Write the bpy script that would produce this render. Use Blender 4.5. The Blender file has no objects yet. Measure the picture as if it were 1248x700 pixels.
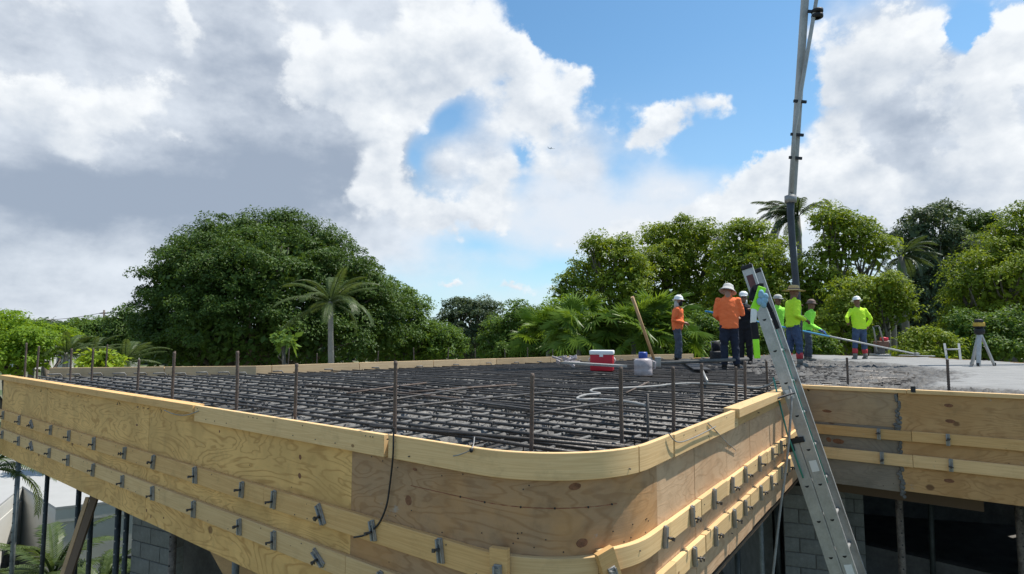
import bpy, bmesh, math, random
import numpy as np
from mathutils import Vector, Matrix, Euler
R = math.radians
random.seed(7); RNG = np.random.default_rng(11)
SC = bpy.context.scene
COL = SC.collection

# ------------------------------------------------------------------ camera
F_PX, CX, CY, HZ = 740.0, 624.0, 350.0, 410.0        # photograph: focal length, centre, horizon row (pixels of 1248x700)
ZC = 7.04                                            # drone height above the ground
PITCH = math.atan((HZ - CY) / F_PX)
cam = bpy.data.cameras.new('camera'); cam.sensor_width = 36.0; cam.lens = F_PX / 1248 * 36
cam.clip_start = 0.1; cam.clip_end = 6000
cam_o = bpy.data.objects.new('camera', cam); COL.objects.link(cam_o)
cam_o.location = (0, 0, ZC); cam_o.rotation_euler = (R(90) + PITCH, 0, 0)
SC.camera = cam_o
SC.view_settings.view_transform = 'Standard'; SC.view_settings.look = 'None'
SC.view_settings.exposure = 0.47; SC.view_settings.gamma = 1.0; SC.view_settings.use_curve_mapping = False
SC.cycles.max_bounces = 4; SC.cycles.diffuse_bounces = 3; SC.cycles.glossy_bounces = 2; SC.cycles.transmission_bounces = 3; SC.cycles.transparent_max_bounces = 8
SC.cycles.use_denoising = True

def ray(x, y):
    a = (x - CX) / F_PX; b = -(y - CY) / F_PX
    c, s = math.cos(PITCH), math.sin(PITCH)
    return Vector((a, c - b * s, s + b * c))
def at_h(x, y, H):                                   # point seen at pixel, H metres below the camera
    d = ray(x, y); t = -H / d.z
    return Vector((0, 0, ZC)) + d * t
def at_y(x, y, Y):                                   # point seen at pixel, Y metres ahead
    d = ray(x, y); return Vector((0, 0, ZC)) + d * (Y / d.y)
def proj(P):                                         # numpy (n,3) -> pixels
    P = np.asarray(P, float).reshape(-1, 3) - np.array([0, 0, ZC])
    c, s = math.cos(PITCH), math.sin(PITCH)
    fw = P[:, 1] * c + P[:, 2] * s; up = -P[:, 1] * s + P[:, 2] * c
    return CX + F_PX * P[:, 0] / fw, CY - F_PX * up / fw

# ------------------------------------------------------------------ sun + sky
SUN_AZ = R(68); SUN_EL = R(63)                       # azimuth from +Y towards +X
sun = bpy.data.lights.new('sun', 'SUN'); sun.energy = 4.4; sun.angle = R(0.53); sun.color = (1.0, 0.95, 0.87)
sun_o = bpy.data.objects.new('sun', sun); COL.objects.link(sun_o)
sd = Vector((math.sin(SUN_AZ) * math.cos(SUN_EL), math.cos(SUN_AZ) * math.cos(SUN_EL), math.sin(SUN_EL)))
sun_o.rotation_euler = sd.to_track_quat('Z', 'Y').to_euler(); sun_o.location = (20, 10, 60)

W = bpy.data.worlds.new('World'); SC.world = W; W.use_nodes = True
class NT:
    def __init__(s, nt): s.nt = nt; nt.nodes.clear()
    def n(s, typ, **kw):
        nd = s.nt.nodes.new(typ)
        for k, v in kw.items():
            if k == 'inp':
                for kk, vv in v.items():
                    sock = nd.inputs[kk]
                    if isinstance(vv, bpy.types.NodeSocket): s.nt.links.new(vv, sock)
                    else: sock.default_value = vv
            else: setattr(nd, k, v)
        return nd
    def math(s, op, a, b=0.0, c=0.0, clamp=False):
        nd = s.n('ShaderNodeMath', operation=op, use_clamp=clamp, inp={0: a, 1: b, 2: c}); return nd.outputs[0]
    def vmath(s, op, a, b=(0, 0, 0)):
        nd = s.n('ShaderNodeVectorMath', operation=op, inp={0: a, 1: b}); return nd.outputs[0]
    def mix(s, f, a, b):
        nd = s.n('ShaderNodeMix', data_type='RGBA')
        for i, v in ((0, f), (6, a), (7, b)):
            if isinstance(v, bpy.types.NodeSocket): s.nt.links.new(v, nd.inputs[i])
            else: nd.inputs[i].default_value = v if i == 0 else (tuple(v) + (1,))[:4]
        return nd.outputs[2]
    def noise(s, vec, scale, detail=4, rough=.55, dist=0.0, lac=2.0):
        return s.n('ShaderNodeTexNoise', inp={'Vector': vec, 'Scale': scale, 'Detail': detail, 'Roughness': rough, 'Distortion': dist, 'Lacunarity': lac})
    def smooth(s, x, a, b, to0=0.0, to1=1.0):
        nd = s.n('ShaderNodeMapRange', interpolation_type='SMOOTHSTEP', inp={0: x, 1: a, 2: b, 3: to0, 4: to1}); return nd.outputs[0]
    def lin(s, x, a, b, to0=0.0, to1=1.0):
        nd = s.n('ShaderNodeMapRange', inp={0: x, 1: a, 2: b, 3: to0, 4: to1}); return nd.outputs[0]

def build_world():
    t = NT(W.node_tree)
    out = t.n('ShaderNodeOutputWorld'); bg = t.n('ShaderNodeBackground')
    t.nt.links.new(bg.outputs[0], out.inputs[0])
    STR = 0.10; bg.inputs[1].default_value = STR
    sky = t.n('ShaderNodeTexSky', sky_type='NISHITA', sun_disc=False, sun_elevation=SUN_EL, sun_rotation=SUN_AZ,
              altitude=0, air_density=1.0, dust_density=0.6, ozone_density=2.0)
    tc = t.n('ShaderNodeTexCoord'); d = t.vmath('NORMALIZE', tc.outputs['Generated'])
    sx = t.n('ShaderNodeSeparateXYZ', inp={0: d})
    u = t.math('ARCTAN2', sx.outputs[0], sx.outputs[1]); v = t.math('ARCSINE', sx.outputs[2])
    P = t.n('ShaderNodeCombineXYZ', inp={0: u, 1: v, 2: 0.0}).outputs[0]
    # irregular outlines: warp the (azimuth, elevation) domain
    w1 = t.vmath('SUBTRACT', t.noise(d, 5.0, 3, .55).outputs['Color'], (.5, .5, .5))
    w2 = t.vmath('SUBTRACT', t.noise(d, 21.0, 5, .62).outputs['Color'], (.5, .5, .5))
    wz = t.vmath('ADD', t.vmath('MULTIPLY', w1, (.11, .09, 0)), t.vmath('MULTIPLY', w2, (.075, .075, 0)))
    Pw = t.vmath('ADD', P, wz)
    Ps = t.vmath('ADD', P, t.vmath('MULTIPLY', w1, (.10, .05, 0)))
    def field(vec, blobs, base, shade=None):
        acc = base; sacc = 0.0
        for (x, y, rx, ry, w, rot) in blobs:
            r = ray(x, y); r.normalize()
            uu, vv = math.atan2(r.x, r.y), math.asin(r.z)
            mp = t.n('ShaderNodeMapping', vector_type='TEXTURE', inp={'Vector': vec, 'Location': (uu, vv, 0), 'Rotation': (0, 0, R(rot)), 'Scale': (rx / F_PX, ry / F_PX, 1)})
            g = t.n('ShaderNodeTexGradient', gradient_type='QUADRATIC_SPHERE', inp={0: mp.outputs[0]})
            acc = t.math('MULTIPLY_ADD', g.outputs['Fac'], w, acc)
            if shade and w > 0:
                dt = t.n('ShaderNodeVectorMath', operation='DOT_PRODUCT', inp={0: mp.outputs[0], 1: (-.45, -.95, 0)}).outputs['Value']
                sacc = t.math('MULTIPLY_ADD', t.math('MULTIPLY', g.outputs['Fac'], w), dt, sacc)
        return (acc, sacc) if shade else acc
    dn = t.vmath('MULTIPLY', d, (1, 1, 1.35))
    f1 = t.noise(dn, 7.5, 12, .60).outputs['Fac']
    off = t.vmath('ADD', dn, (.016, .004, .026))
    f2 = t.noise(off, 7.5, 5, .60).outputs['Fac']
    rel = t.math('SUBTRACT', f1, f2)
    low = t.noise(t.vmath('MULTIPLY', d, (1, 1, 2.2)), 2.3, 3, .5).outputs['Fac']
    # --- soft grey layer
    G = field(Ps, GREY, t.math('MULTIPLY_ADD', low, 1.3, -.45))
    Gd = t.math('ADD', G, t.math('MULTIPLY_ADD', f1, .55, -.275))
    aG = t.smooth(Gd, .10, .60)
    S = field(Ps, DARK, t.math('MULTIPLY_ADD', t.noise(t.vmath('MULTIPLY', d, (1, 1, 4.5)), 4.5, 6, .55).outputs['Fac'], .5, .02))
    S = t.math('ADD', S, t.math('MULTIPLY_ADD', rel, -1.3, t.math('MULTIPLY_ADD', t.noise(t.vmath('MULTIPLY', d, (1, 1, 2.4)), 7.0, 6, .55).outputs['Fac'], .7, -.35)))
    cG = t.mix(t.smooth(S, -.05, 1.15), (.58, .62, .672), (.255, .302, .378))
    # --- bright cumulus layer
    B, BS = field(Pw, WHITE, t.math('MULTIPLY_ADD', low, 1.2, -.46), True)
    vor = t.n('ShaderNodeTexVoronoi', feature='SMOOTH_F1', inp={'Vector': t.vmath('ADD', dn, t.vmath('MULTIPLY', w2, (.03, .03, .03))), 'Scale': 15.0, 'Detail': 2.0, 'Roughness': .5, 'Smoothness': .35}).outputs['Distance']
    Bd = t.math('ADD', B, t.math('MULTIPLY_ADD', f1, 1.5, -.75))
    Bd = t.math('ADD', Bd, t.math('MULTIPLY_ADD', vor, -.42, .16))
    aB = t.smooth(Bd, .16, t.math('ADD', t.math('MULTIPLY_ADD', low, .8, .15), t.smooth(u, -.2, -.7, 0, .16)))
    body = t.smooth(Bd, .35, 1.3)
    sh = t.math('MULTIPLY_ADD', rel, -2.0, .02)
    sh = t.math('ADD', sh, t.math('MULTIPLY_ADD', vor, .40, -.14))
    sh = t.math('ADD', sh, t.math('MULTIPLY', field(Ps, BSHADE, 0.0), .8))
    sh = t.math('MULTIPLY_ADD', BS, 1.15, sh)
    sh = t.math('MULTIPLY_ADD', body, .10, sh, clamp=True)
    cB = t.mix(sh, (.70, .722, .74), (.385, .44, .515))
    k = 1 / STR
    def up(c):
        return t.vmath('MULTIPLY', c, (k, k, k))
    skyc = t.vmath('MULTIPLY', sky.outputs[0], (.78, 1.10, 1.17))
    # thin bright veil low in the sky
    veil = t.math('ADD', t.math('MULTIPLY', t.smooth(v, .5, .0), t.math('MULTIPLY_ADD', low, .5, .02)), t.smooth(v, .14, -.02, 0, .55), clamp=True)
    c0 = t.mix(veil, skyc, up(t.mix(0.0, (.53, .625, .725), (0, 0, 0))))
    c1 = t.mix(t.math('MULTIPLY', aG, .96), c0, up(cG))
    c2 = t.mix(t.math('MULTIPLY', aB, .97), c1, up(cB))
    t.nt.links.new(c2, bg.inputs[0])
# cloud masses: x, y, half widths (pixels of the photograph), weight, rotation
GREY = [(150, 120, 520, 260, 1.6, 0), (330, 160, 330, 260, 1.0, 0), (60, 320, 300, 150, .9, 0), (430, 30, 220, 140, .6, 0),
        (1120, 140, 190, 230, 1.5, 0), (1230, 180, 160, 200, 1.0, 0), (850, 290, 240, 110, .8, 0), (620, 310, 220, 130, .55, 0), (720, 200, 150, 160, .5, 0),
        (820, 60, 230, 160, -1.9, 0), (545, 155, 70, 50, -.75, 30), (512, 200, 50, 75, -.75, 15), (900, 130, 150, 90, -.9, 0), (1175, 45, 60, 60, -1.2, 0), (700, 10, 140, 80, -1.2, 0), (750, 205, 70, 70, -.35, 0), (925, 160, 80, 50, -.5, 0), (590, 300, 130, 40, -.5, 0), (680, 330, 130, 40, -.4, 0), (635, 195, 40, 60, -.5, 0)]
DARK = [(170, 238, 430, 85, 1.15, 7), (330, 210, 260, 160, .55, 0), (20, 235, 200, 60, .35, 0), (310, 80, 200, 170, .38, 0), (60, 50, 160, 90, .2, 0), (250, 20, 200, 70, -.2, 0),
        (450, 210, 140, 110, .45, 0), (1110, 160, 140, 150, .55, 0), (80, 350, 360, 60, .12, 0), (640, 300, 320, 180, -.6, 0), (860, 270, 240, 150, -.5, 0), (1230, 230, 120, 80, -.2, 0)]
WHITE = [(60, 145, 110, 60, 1.0, 8), (130, 150, 80, 55, .8, -10), (20, 115, 70, 50, .7, 0), (185, 95, 70, 45, .9, 35), (228, 25, 34, 90, .95, 10), (165, 125, 60, 40, .5, 0), (385, 105, 115, 110, 1.15, 0), (540, 60, 190, 120, 1.35, 0), (640, 75, 70, 60, .9, 0), (470, 110, 120, 90, .8, 0),
         (490, 190, 95, 110, 1.1, 0), (440, 235, 80, 70, .6, 0), (540, 270, 150, 60, 1.05, -10), (50, 15, 150, 55, .7, 0), (205, 165, 50, 30, .6, 0),
         (660, 140, 95, 95, 1.25, 0), (600, 215, 70, 60, .7, 0), (680, 220, 90, 60, .6, 0), (715, 100, 80, 55, .7, 0), (590, 270, 110, 60, .4, 0), (800, 150, 140, 42, 1.0, 27), (870, 130, 60, 30, .5, 0), (870, 265, 200, 80, 1.15, 0), (740, 290, 140, 60, .6, 0), (930, 210, 120, 55, .8, 20),
         (1000, 228, 150, 40, 1.1, 5), (1100, 45, 150, 100, 1.3, 0), (1030, 105, 75, 110, .9, 0), (1215, 130, 120, 150, 1.25, 0), (1150, 230, 220, 80, .9, 0), (1235, 50, 70, 60, .8, 0),
         (550, 350, 60, 24, .9, 0), (640, 345, 100, 45, .9, 0), (560, 125, 60, 40, .5, 0), (130, 262, 360, 60, -1.3, 5), (310, 240, 150, 100, -1.1, 0), (310, 60, 55, 120, -.9, 0), (150, 40, 60, 50, -.6, 0),
         (870, 40, 200, 110, -1.6, 0), (556, 146, 60, 32, -1.0, 38), (508, 196, 38, 66, -1.05, 22), (536, 176, 40, 30, -.5, 0), (585, 125, 26, 22, -.5, 0), (535, 212, 30, 26, -.6, 0), (945, 120, 60, 70, -.7, 0), (690, 30, 70, 60, -.9, 0), (1100, 165, 100, 70, -.12, 0), (760, 225, 60, 36, -.7, 0), (1178, 45, 36, 45, -1.2, 0), (748, 205, 55, 60, -.6, 20), (925, 165, 70, 40, -.7, -15), (600, 290, 110, 30, -.8, 0), (700, 325, 110, 34, -.7, 0), (632, 195, 24, 50, -.5, 10), (700, 235, 60, 20, -.4, 0), (580, 320, 120, 40, -.4, 0), (90, 340, 240, 60, -.5, 0), (590, 330, 60, 14, .35, 0)]
BSHADE = [(660, 250, 220, 140, .45, 0), (540, 95, 150, 70, .30, 0), (1110, 160, 130, 130, .75, 0), (1170, 230, 160, 90, .3, 0), (390, 150, 110, 60, .35, 0), (110, 185, 190, 60, .4, 0), (850, 310, 260, 70, .3, 0), (470, 300, 140, 50, .25, 0)]
build_world()

# ------------------------------------------------------------------ object helpers
def tag(o, label=None, cat=None, group=None, kind=None):
    if label: o['label'] = label
    if cat: o['category'] = cat
    if group: o['group'] = group
    if kind: o['kind'] = kind
    return o
def thing(name, label, cat, loc=(0, 0, 0), rz=0.0, group=None):
    o = bpy.data.objects.new(name, None); COL.objects.link(o); o.location = loc; o.rotation_euler = (0, 0, rz)
    o.empty_display_size = .2
    return tag(o, label, cat, group)
def link(name, me, parent=None, mat=None):
    if mat is not None and len(me.materials) == 0:
        for m in (mat if isinstance(mat, (list, tuple)) else [mat]): me.materials.append(m)
    o = bpy.data.objects.new(name, me); COL.objects.link(o)
    if parent is not None:
        o.parent = parent
    return o
def copy_tree(o, parent=None):
    c = o.copy(); COL.objects.link(c)
    if parent is not None: c.parent = parent
    for ch in o.children: copy_tree(ch, c)
    return c
def np_mesh(name, V, Fq, smooth=False, uv=None, mats=None):
    """V (n,3); Fq list of arrays with equal corner count per array"""
    me = bpy.data.meshes.new(name)
    V = np.asarray(V, np.float32)
    if not isinstance(Fq, list): Fq = [Fq]
    Fq = [np.asarray(f, np.int32) for f in Fq if len(f)]
    me.vertices.add(len(V)); me.vertices.foreach_set('co', V.ravel())
    loops = np.concatenate([f.ravel() for f in Fq]); cnt = np.concatenate([np.full(len(f), f.shape[1], np.int32) for f in Fq])
    st = np.concatenate([[0], np.cumsum(cnt)[:-1]]).astype(np.int32)
    me.loops.add(len(loops)); me.loops.foreach_set('vertex_index', loops)
    me.polygons.add(len(cnt)); me.polygons.foreach_set('loop_start', st); me.polygons.foreach_set('loop_total', cnt)
    me.polygons.foreach_set('use_smooth', np.full(len(cnt), bool(smooth)))
    if uv is not None:
        l = me.uv_layers.new(name='UVMap'); l.data.foreach_set('uv', np.asarray(uv, np.float32)[loops].ravel())
    me.update(calc_edges=True); me.validate()
    return me

class MB:
    """collects simple solids, then becomes one mesh"""
    def __init__(s): s.v = []; s.f = []; s.m = []; s.sm = []
    def add(s, vs, fs, mi=0, sm=False):
        b = len(s.v); s.v += [tuple(v) for v in vs]
        for f in fs: s.f.append(tuple(i + b for i in f)); s.m.append(mi); s.sm.append(sm)
    def box(s, c, size, M=None, mi=0, bev=0.0):
        x, y, z = size[0] / 2, size[1] / 2, size[2] / 2
        c = Vector(c)
        if bev > 0:
            bm = bmesh.new(); bmesh.ops.create_cube(bm, size=1.0)
            for v in bm.verts: v.co = Vector((v.co.x * size[0], v.co.y * size[1], v.co.z * size[2]))
            bmesh.ops.bevel(bm, geom=bm.edges[:], offset=bev, segments=2, affect='EDGES', profile=.6)
            bm.verts.index_update()
            vs = [c + (M @ v.co if M else v.co) for v in bm.verts]; fs = [[v.index for v in f.verts] for f in bm.faces]
            bm.free(); s.add(vs, fs, mi, True); return s
        co = [Vector((a, b, d)) for a in (-x, x) for b in (-y, y) for d in (-z, z)]
        if M: co = [M @ v for v in co]
        s.add([c + v for v in co], [(0, 1, 3, 2), (4, 6, 7, 5), (0, 4, 5, 1), (2, 3, 7, 6), (0, 2, 6, 4), (1, 5, 7, 3)], mi); return s
    def bar(s, a, b, w, h, up=(0, 0, 1), mi=0, bev=0.0):
        a, b = Vector(a), Vector(b); d = b - a; L = d.length; d.normalize(); up = Vector(up)
        if abs(d.dot(up)) > .98: up = Vector((0, 1, 0)) if abs(d.y) < .9 else Vector((1, 0, 0))
        sx = d.cross(up).normalized(); uz = sx.cross(d)
        M = Matrix((sx, d, uz)).transposed()
        return s.box((a + b) / 2, (w, L, h), M, mi, bev)
    def tube(s, pts, r, seg=8, mi=0, cap=True, sm=True):
        pts = [Vector(p) for p in pts]; n = len(pts)
        rs = r if isinstance(r, (list, tuple)) else [r] * n
        b = len(s.v); fr = None; vs = []
        for i, p in enumerate(pts):
            d = (pts[min(i + 1, n - 1)] - pts[max(i - 1, 0)]).normalized()
            if fr is None:
                fr = d.orthogonal().normalized()
            fr = (fr - d * fr.dot(d)).normalized(); q = d.cross(fr)
            for k in range(seg):
                an = 2 * math.pi * k / seg
                vs.append(p + (fr * math.cos(an) + q * math.sin(an)) * rs[i])
        fs = []
        for i in range(n - 1):
            for k in range(seg):
                k2 = (k + 1) % seg
                fs.append((i * seg + k, i * seg + k2, (i + 1) * seg + k2, (i + 1) * seg + k))
        s.add(vs, fs, mi, sm)
        if cap:
            s.add([], [], mi)
            s.f.append(tuple(b + k for k in range(seg))[::-1]); s.m.append(mi); s.sm.append(False)
            s.f.append(tuple(b + (n - 1) * seg + k for k in range(seg))); s.m.append(mi); s.sm.append(False)
        return s
    def lathe(s, prof, c=(0, 0, 0), seg=20, sx=1.0, sy=1.0, M=None, mi=0):
        c = Vector(c); vs = []; n = len(prof)
        for (r, z) in prof:
            for k in range(seg):
                a = 2 * math.pi * k / seg; v = Vector((r * math.cos(a) * sx, r * math.sin(a) * sy, z))
                vs.append(c + (M @ v if M else v))
        fs = [(i * seg + k, i * seg + (k + 1) % seg, (i + 1) * seg + (k + 1) % seg, (i + 1) * seg + k) for i in range(n - 1) for k in range(seg)]
        s.add(vs, fs, mi, True); return s
    def ell(s, c, r, mi=0, seg=14, M=None):
        n = 9; prof = [(math.sin(math.pi * i / n), -math.cos(math.pi * i / n)) for i in range(n + 1)]
        c = Vector(c); vs = []
        for (q, z) in prof:
            for k in range(seg):
                a = 2 * math.pi * k / seg; v = Vector((q * math.cos(a) * r[0], q * math.sin(a) * r[1], z * r[2])); vs.append(c + (M @ v if M else v))
        fs = [(i * seg + k, i * seg + (k + 1) % seg, (i + 1) * seg + (k + 1) % seg, (i + 1) * seg + k) for i in range(n) for k in range(seg)]
        s.add(vs, fs, mi, True); return s
    def mesh(s, name, mats):
        me = bpy.data.meshes.new(name); me.from_pydata(s.v, [], s.f)
        for m in (mats if isinstance(mats, (list, tuple)) else [mats]): me.materials.append(m)
        me.polygons.foreach_set('material_index', s.m); me.polygons.foreach_set('use_smooth', s.sm)
        bm = bmesh.new(); bm.from_mesh(me); bmesh.ops.recalc_face_normals(bm, faces=bm.faces[:]); bm.to_mesh(me); bm.free()
        me.update(); return me
    def build(s, name, mats, parent=None):
        return link(name, s.mesh(name, mats), parent)

# ------------------------------------------------------------------ materials
def newmat(name):
    m = bpy.data.materials.new(name); m.use_nodes = True; t = NT(m.node_tree)
    out = t.n('ShaderNodeOutputMaterial'); p = t.n('ShaderNodeBsdfPrincipled'); t.nt.links.new(p.outputs[0], out.inputs[0])
    return m, t, p, out
def setp(t, p, **kw):
    for k, v in kw.items():
        k = {'color': 'Base Color', 'rough': 'Roughness', 'metal': 'Metallic', 'spec': 'Specular IOR Level', 'normal': 'Normal', 'alpha': 'Alpha'}.get(k, k)
        if isinstance(v, bpy.types.NodeSocket): t.nt.links.new(v, p.inputs[k])
        else: p.inputs[k].default_value = (tuple(v) + (1,))[:4] if k == 'Base Color' else v
def bump(t, h, strength=.4, dist=.01):
    return t.n('ShaderNodeBump', inp={'Height': h, 'Strength': strength, 'Distance': dist}).outputs[0]
def simple(name, col, rough=.6, metal=0.0, var=.18, scale=6.0, bumpy=0.0, spec=.4):
    m, t, p, o = newmat(name)
    tc = t.n('ShaderNodeTexCoord').outputs['Object']
    n = t.noise(tc, scale, 6, .6).outputs['Fac']; n2 = t.noise(tc, scale * 6, 4, .6).outputs['Fac']
    f = t.math('ADD', t.math('MULTIPLY', n, .65), t.math('MULTIPLY', n2, .35))
    f = t.lin(f, .3, .7, 0, 1)
    lo = tuple(c * (1 - var) for c in col); hi = tuple(min(1, c * (1 + var)) for c in col)
    setp(t, p, color=t.mix(f, lo, hi), rough=t.lin(n2, .3, .7, max(.05, rough - .1), min(1, rough + .1)), metal=metal, spec=spec)
    if bumpy: setp(t, p, normal=bump(t, n2, bumpy, .01))
    return m
def plywood(name, pale, grain, patch=None, contrast=1.0, knot=(.11, .05, .025)):
    m, t, p, o = newmat(name)
    uv = t.n('ShaderNodeUVMap').outputs[0]
    rnd = t.n('ShaderNodeObjectInfo').outputs['Random']
    offs = t.n('ShaderNodeCombineXYZ', inp={0: t.math('MULTIPLY', rnd, 37.0), 1: t.math('MULTIPLY', rnd, 91.0), 2: t.math('MULTIPLY', rnd, 13.0)}).outputs[0]
    q = t.vmath('ADD', uv, offs)
    qs = t.vmath('MULTIPLY', q, (.75, 2.8, 1.0))
    big = t.noise(qs, 1.0, 4.0, .42, .5).outputs['Fac']
    ring = t.math('FRACT', t.math('MULTIPLY', big, 21.0))
    blot = t.noise(q, 1.6, 4, .55).outputs['Fac']
    line = t.smooth(t.math('ABSOLUTE', t.math('SUBTRACT', ring, .55)), .24, .01)
    fine = t.noise(t.vmath('MULTIPLY', q, (3, 90, 1)), 1.0, 4, .6).outputs['Fac']
    c = t.mix(t.math('MULTIPLY', t.math('MULTIPLY', line, t.smooth(blot, .3, .55, .3, 1)), .8 * contrast), pale, grain)
    c = t.mix(t.math('MULTIPLY', t.lin(fine, .35, .7, 0, .35), contrast), c, tuple(x * .72 for x in pale))
    c = t.mix(t.smooth(blot, .40, .66, 0, .75), c, patch or tuple(x * .72 for x in pale))
    stain = t.noise(t.vmath('ADD', q, (9.1, 2.7, 0)), 2.4, 6, .6, 1.2).outputs['Fac']
    c = t.mix(t.smooth(stain, .46, .70, 0, .42 * min(1.0, contrast + .1)), c, tuple(x * y for x, y in zip(pale, (.60, .54, .48))))
    # knots
    vor = t.n('ShaderNodeTexVoronoi', feature='F1', inp={'Vector': t.vmath('MULTIPLY', q, (1, 1.25, 1)), 'Scale': 1.9, 'Randomness': 1.0})
    kn = t.smooth(t.math('ADD', vor.outputs['Distance'], t.math('MULTIPLY', t.math('SUBTRACT', fine, .5), .03)), .10, .06)
    c = t.mix(t.math('MULTIPLY', kn, .8), c, knot)
    vor2 = t.n('ShaderNodeTexVoronoi', feature='F1', inp={'Vector': q, 'Scale': 5.0, 'Randomness': 1.0})
    c = t.mix(t.math('MULTIPLY', t.smooth(vor2.outputs['Distance'], .035, .02), .85), c, (.03, .02, .015))
    spl = t.noise(t.vmath('ADD', q, (3.3, 7.1, 0)), 7.0, 8, .72).outputs['Fac']
    c = t.mix(t.smooth(spl, .645, .70, 0, .55), c, (.36, .35, .33))
    dirt = t.noise(q, 4.5, 8, .7).outputs['Fac']
    c = t.mix(t.smooth(dirt, .5, .74, 0, .5), c, tuple(x * .5 for x in pale))
    setp(t, p, color=c, rough=.72, spec=.25, normal=bump(t, t.math('ADD', t.math('MULTIPLY', line, .4), fine), .25, .004))
    return m
def lumber(name, pale, grain):
    m, t, p, o = newmat(name)
    uv = t.n('ShaderNodeUVMap').outputs[0]
    rnd = t.n('ShaderNodeObjectInfo').outputs['Random']
    offs = t.n('ShaderNodeCombineXYZ', inp={0: t.math('MULTIPLY', rnd, 53.0), 1: t.math('MULTIPLY', rnd, 17.0), 2: 0.0}).outputs[0]
    q = t.vmath('ADD', uv, offs)
    big = t.noise(t.vmath('MULTIPLY', q, (.45, 16, 1)), 1.0, 4, .55, .5).outputs['Fac']
    ring = t.math('FRACT', t.math('MULTIPLY', big, 9.0))
    line = t.smooth(t.math('ABSOLUTE', t.math('SUBTRACT', ring, .5)), .45, .05)
    fine = t.noise(t.vmath('MULTIPLY', q, (4, 140, 1)), 1.0, 4, .6).outputs['Fac']
    c = t.mix(t.math('MULTIPLY', line, .38), pale, grain)
    c = t.mix(t.lin(fine, .3, .75, 0, .35), c, tuple(x * .7 for x in pale))
    tone = t.lin(rnd, 0, 1, .82, 1.08)
    c = t.vmath('MULTIPLY', c, t.n('ShaderNodeCombineXYZ', inp={0: tone, 1: tone, 2: tone}).outputs[0])
    vor = t.n('ShaderNodeTexVoronoi', feature='F1', inp={'Vector': t.vmath('MULTIPLY', q, (1, 1.6, 1)), 'Scale': 2.6, 'Randomness': 1.0})
    kn = t.smooth(vor.outputs['Distance'], .06, .035)
    c = t.mix(t.math('MULTIPLY', kn, .75), c, (.16, .075, .03))
    vor2 = t.n('ShaderNodeTexVoronoi', feature='F1', inp={'Vector': q, 'Scale': 9.0, 'Randomness': 1.0})
    c = t.mix(t.math('MULTIPLY', t.smooth(vor2.outputs['Distance'], .05, .03), .8), c, (.05, .035, .02))
    spl = t.noise(t.vmath('ADD', q, (3.3, 7.1, 0)), 9.0, 8, .72).outputs['Fac']
    c = t.mix(t.smooth(spl, .65, .70, 0, .5), c, (.34, .33, .31))
    dirt = t.noise(q, 3.5, 8, .7).outputs['Fac']
    c = t.mix(t.smooth(dirt, .5, .74, 0, .5), c, tuple(x * .5 for x in pale))
    setp(t, p, color=c, rough=.75, spec=.2, normal=bump(t, fine, .2, .003))
    return m
def leafmat(name, dark, light, trans=.35, gloss=.38, spread=.55):
    m, t, p, o = newmat(name)
    g = t.n('ShaderNodeNewGeometry'); rnd = g.outputs['Random Per Island']
    tc = t.n('ShaderNodeTexCoord').outputs['Object']
    n = t.noise(tc, spread, 3, .6).outputs['Fac']
    f = t.math('ADD', t.math('MULTIPLY', rnd, .5), t.lin(n, .3, .7, 0, .55), clamp=True)
    c = t.mix(f, dark, light)
    setp(t, p, color=c, rough=gloss, spec=.2)
    tr = t.n('ShaderNodeBsdfTranslucent', inp={0: t.vmath('MULTIPLY', c, (1.5, 1.35, .6))})
    mx = t.n('ShaderNodeMixShader', inp={0: trans, 1: p.outputs[0], 2: tr.outputs[0]})
    t.nt.links.new(mx.outputs[0], o.inputs[0]); return m

M = {}
M['ply_left'] = plywood('plywood yellow', (.82, .51, .19), (.38, .175, .045))
M['ply_corner'] = plywood('plywood weathered', (.415, .265, .15), (.235, .125, .06), (.50, .27, .11), .9)
M['ply_right'] = plywood('plywood pinkish', (.60, .405, .245), (.36, .20, .10), (.52, .32, .18), .7)
M['ply_wing'] = plywood('plywood tan', (.55, .335, .15), (.30, .155, .06), (.44, .25, .10), .8)
M['ply_grey'] = plywood('plywood wet grey', (.27, .23, .18), (.16, .13, .10), (.17, .15, .12), .6)
M['ply_wing2'] = plywood('plywood tan damp', (.44, .31, .18), (.26, .16, .085), (.3, .23, .16), .7)
M['board'] = lumber('lumber pale', (.79, .545, .275), (.58, .345, .14))
M['board_old'] = lumber('lumber orange', (.70, .44, .19), (.48, .25, .08))
M['board_rear'] = lumber('lumber rear', (.74, .54, .32), (.56, .35, .17))
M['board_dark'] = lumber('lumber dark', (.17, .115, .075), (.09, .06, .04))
M['rebar'] = simple('rebar steel', (.075, .068, .062), .5, .35, .5, 9, .3)
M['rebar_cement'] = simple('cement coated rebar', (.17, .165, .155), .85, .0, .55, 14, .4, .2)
M['chalk'] = simple('red chalk', (.30, .11, .06), .9)
M['knot'] = simple('wood knot', (.20, .09, .045), .8, 0, .5, 40, .4)
M['label'] = simple('worn label', (.13, .05, .05), .5, 0, .5, 30)
M['rebar_rust'] = simple('rebar rust', (.115, .085, .068), .7, .2, .45, 12, .4)
M['steel'] = simple('galvanised steel', (.29, .285, .27), .45, .4, .3, 20, .2)
M['post_grey'] = simple('post paint grey', (.20, .22, .22), .55, .2, .45, 9, .3)
M['post_dark'] = simple('post paint dark', (.035, .042, .042), .55, .2, .6, 9, .3)
M['post_splash'] = simple('post splashed', (.16, .135, .115), .8, .1, .9, 14, .6)
M['alu'] = simple('ladder aluminium', (.43, .43, .42), .45, .45, .25, 7, .15)
M['black'] = simple('black rubber', (.018, .018, .02), .6, 0, .4, 20, .2)
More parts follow.
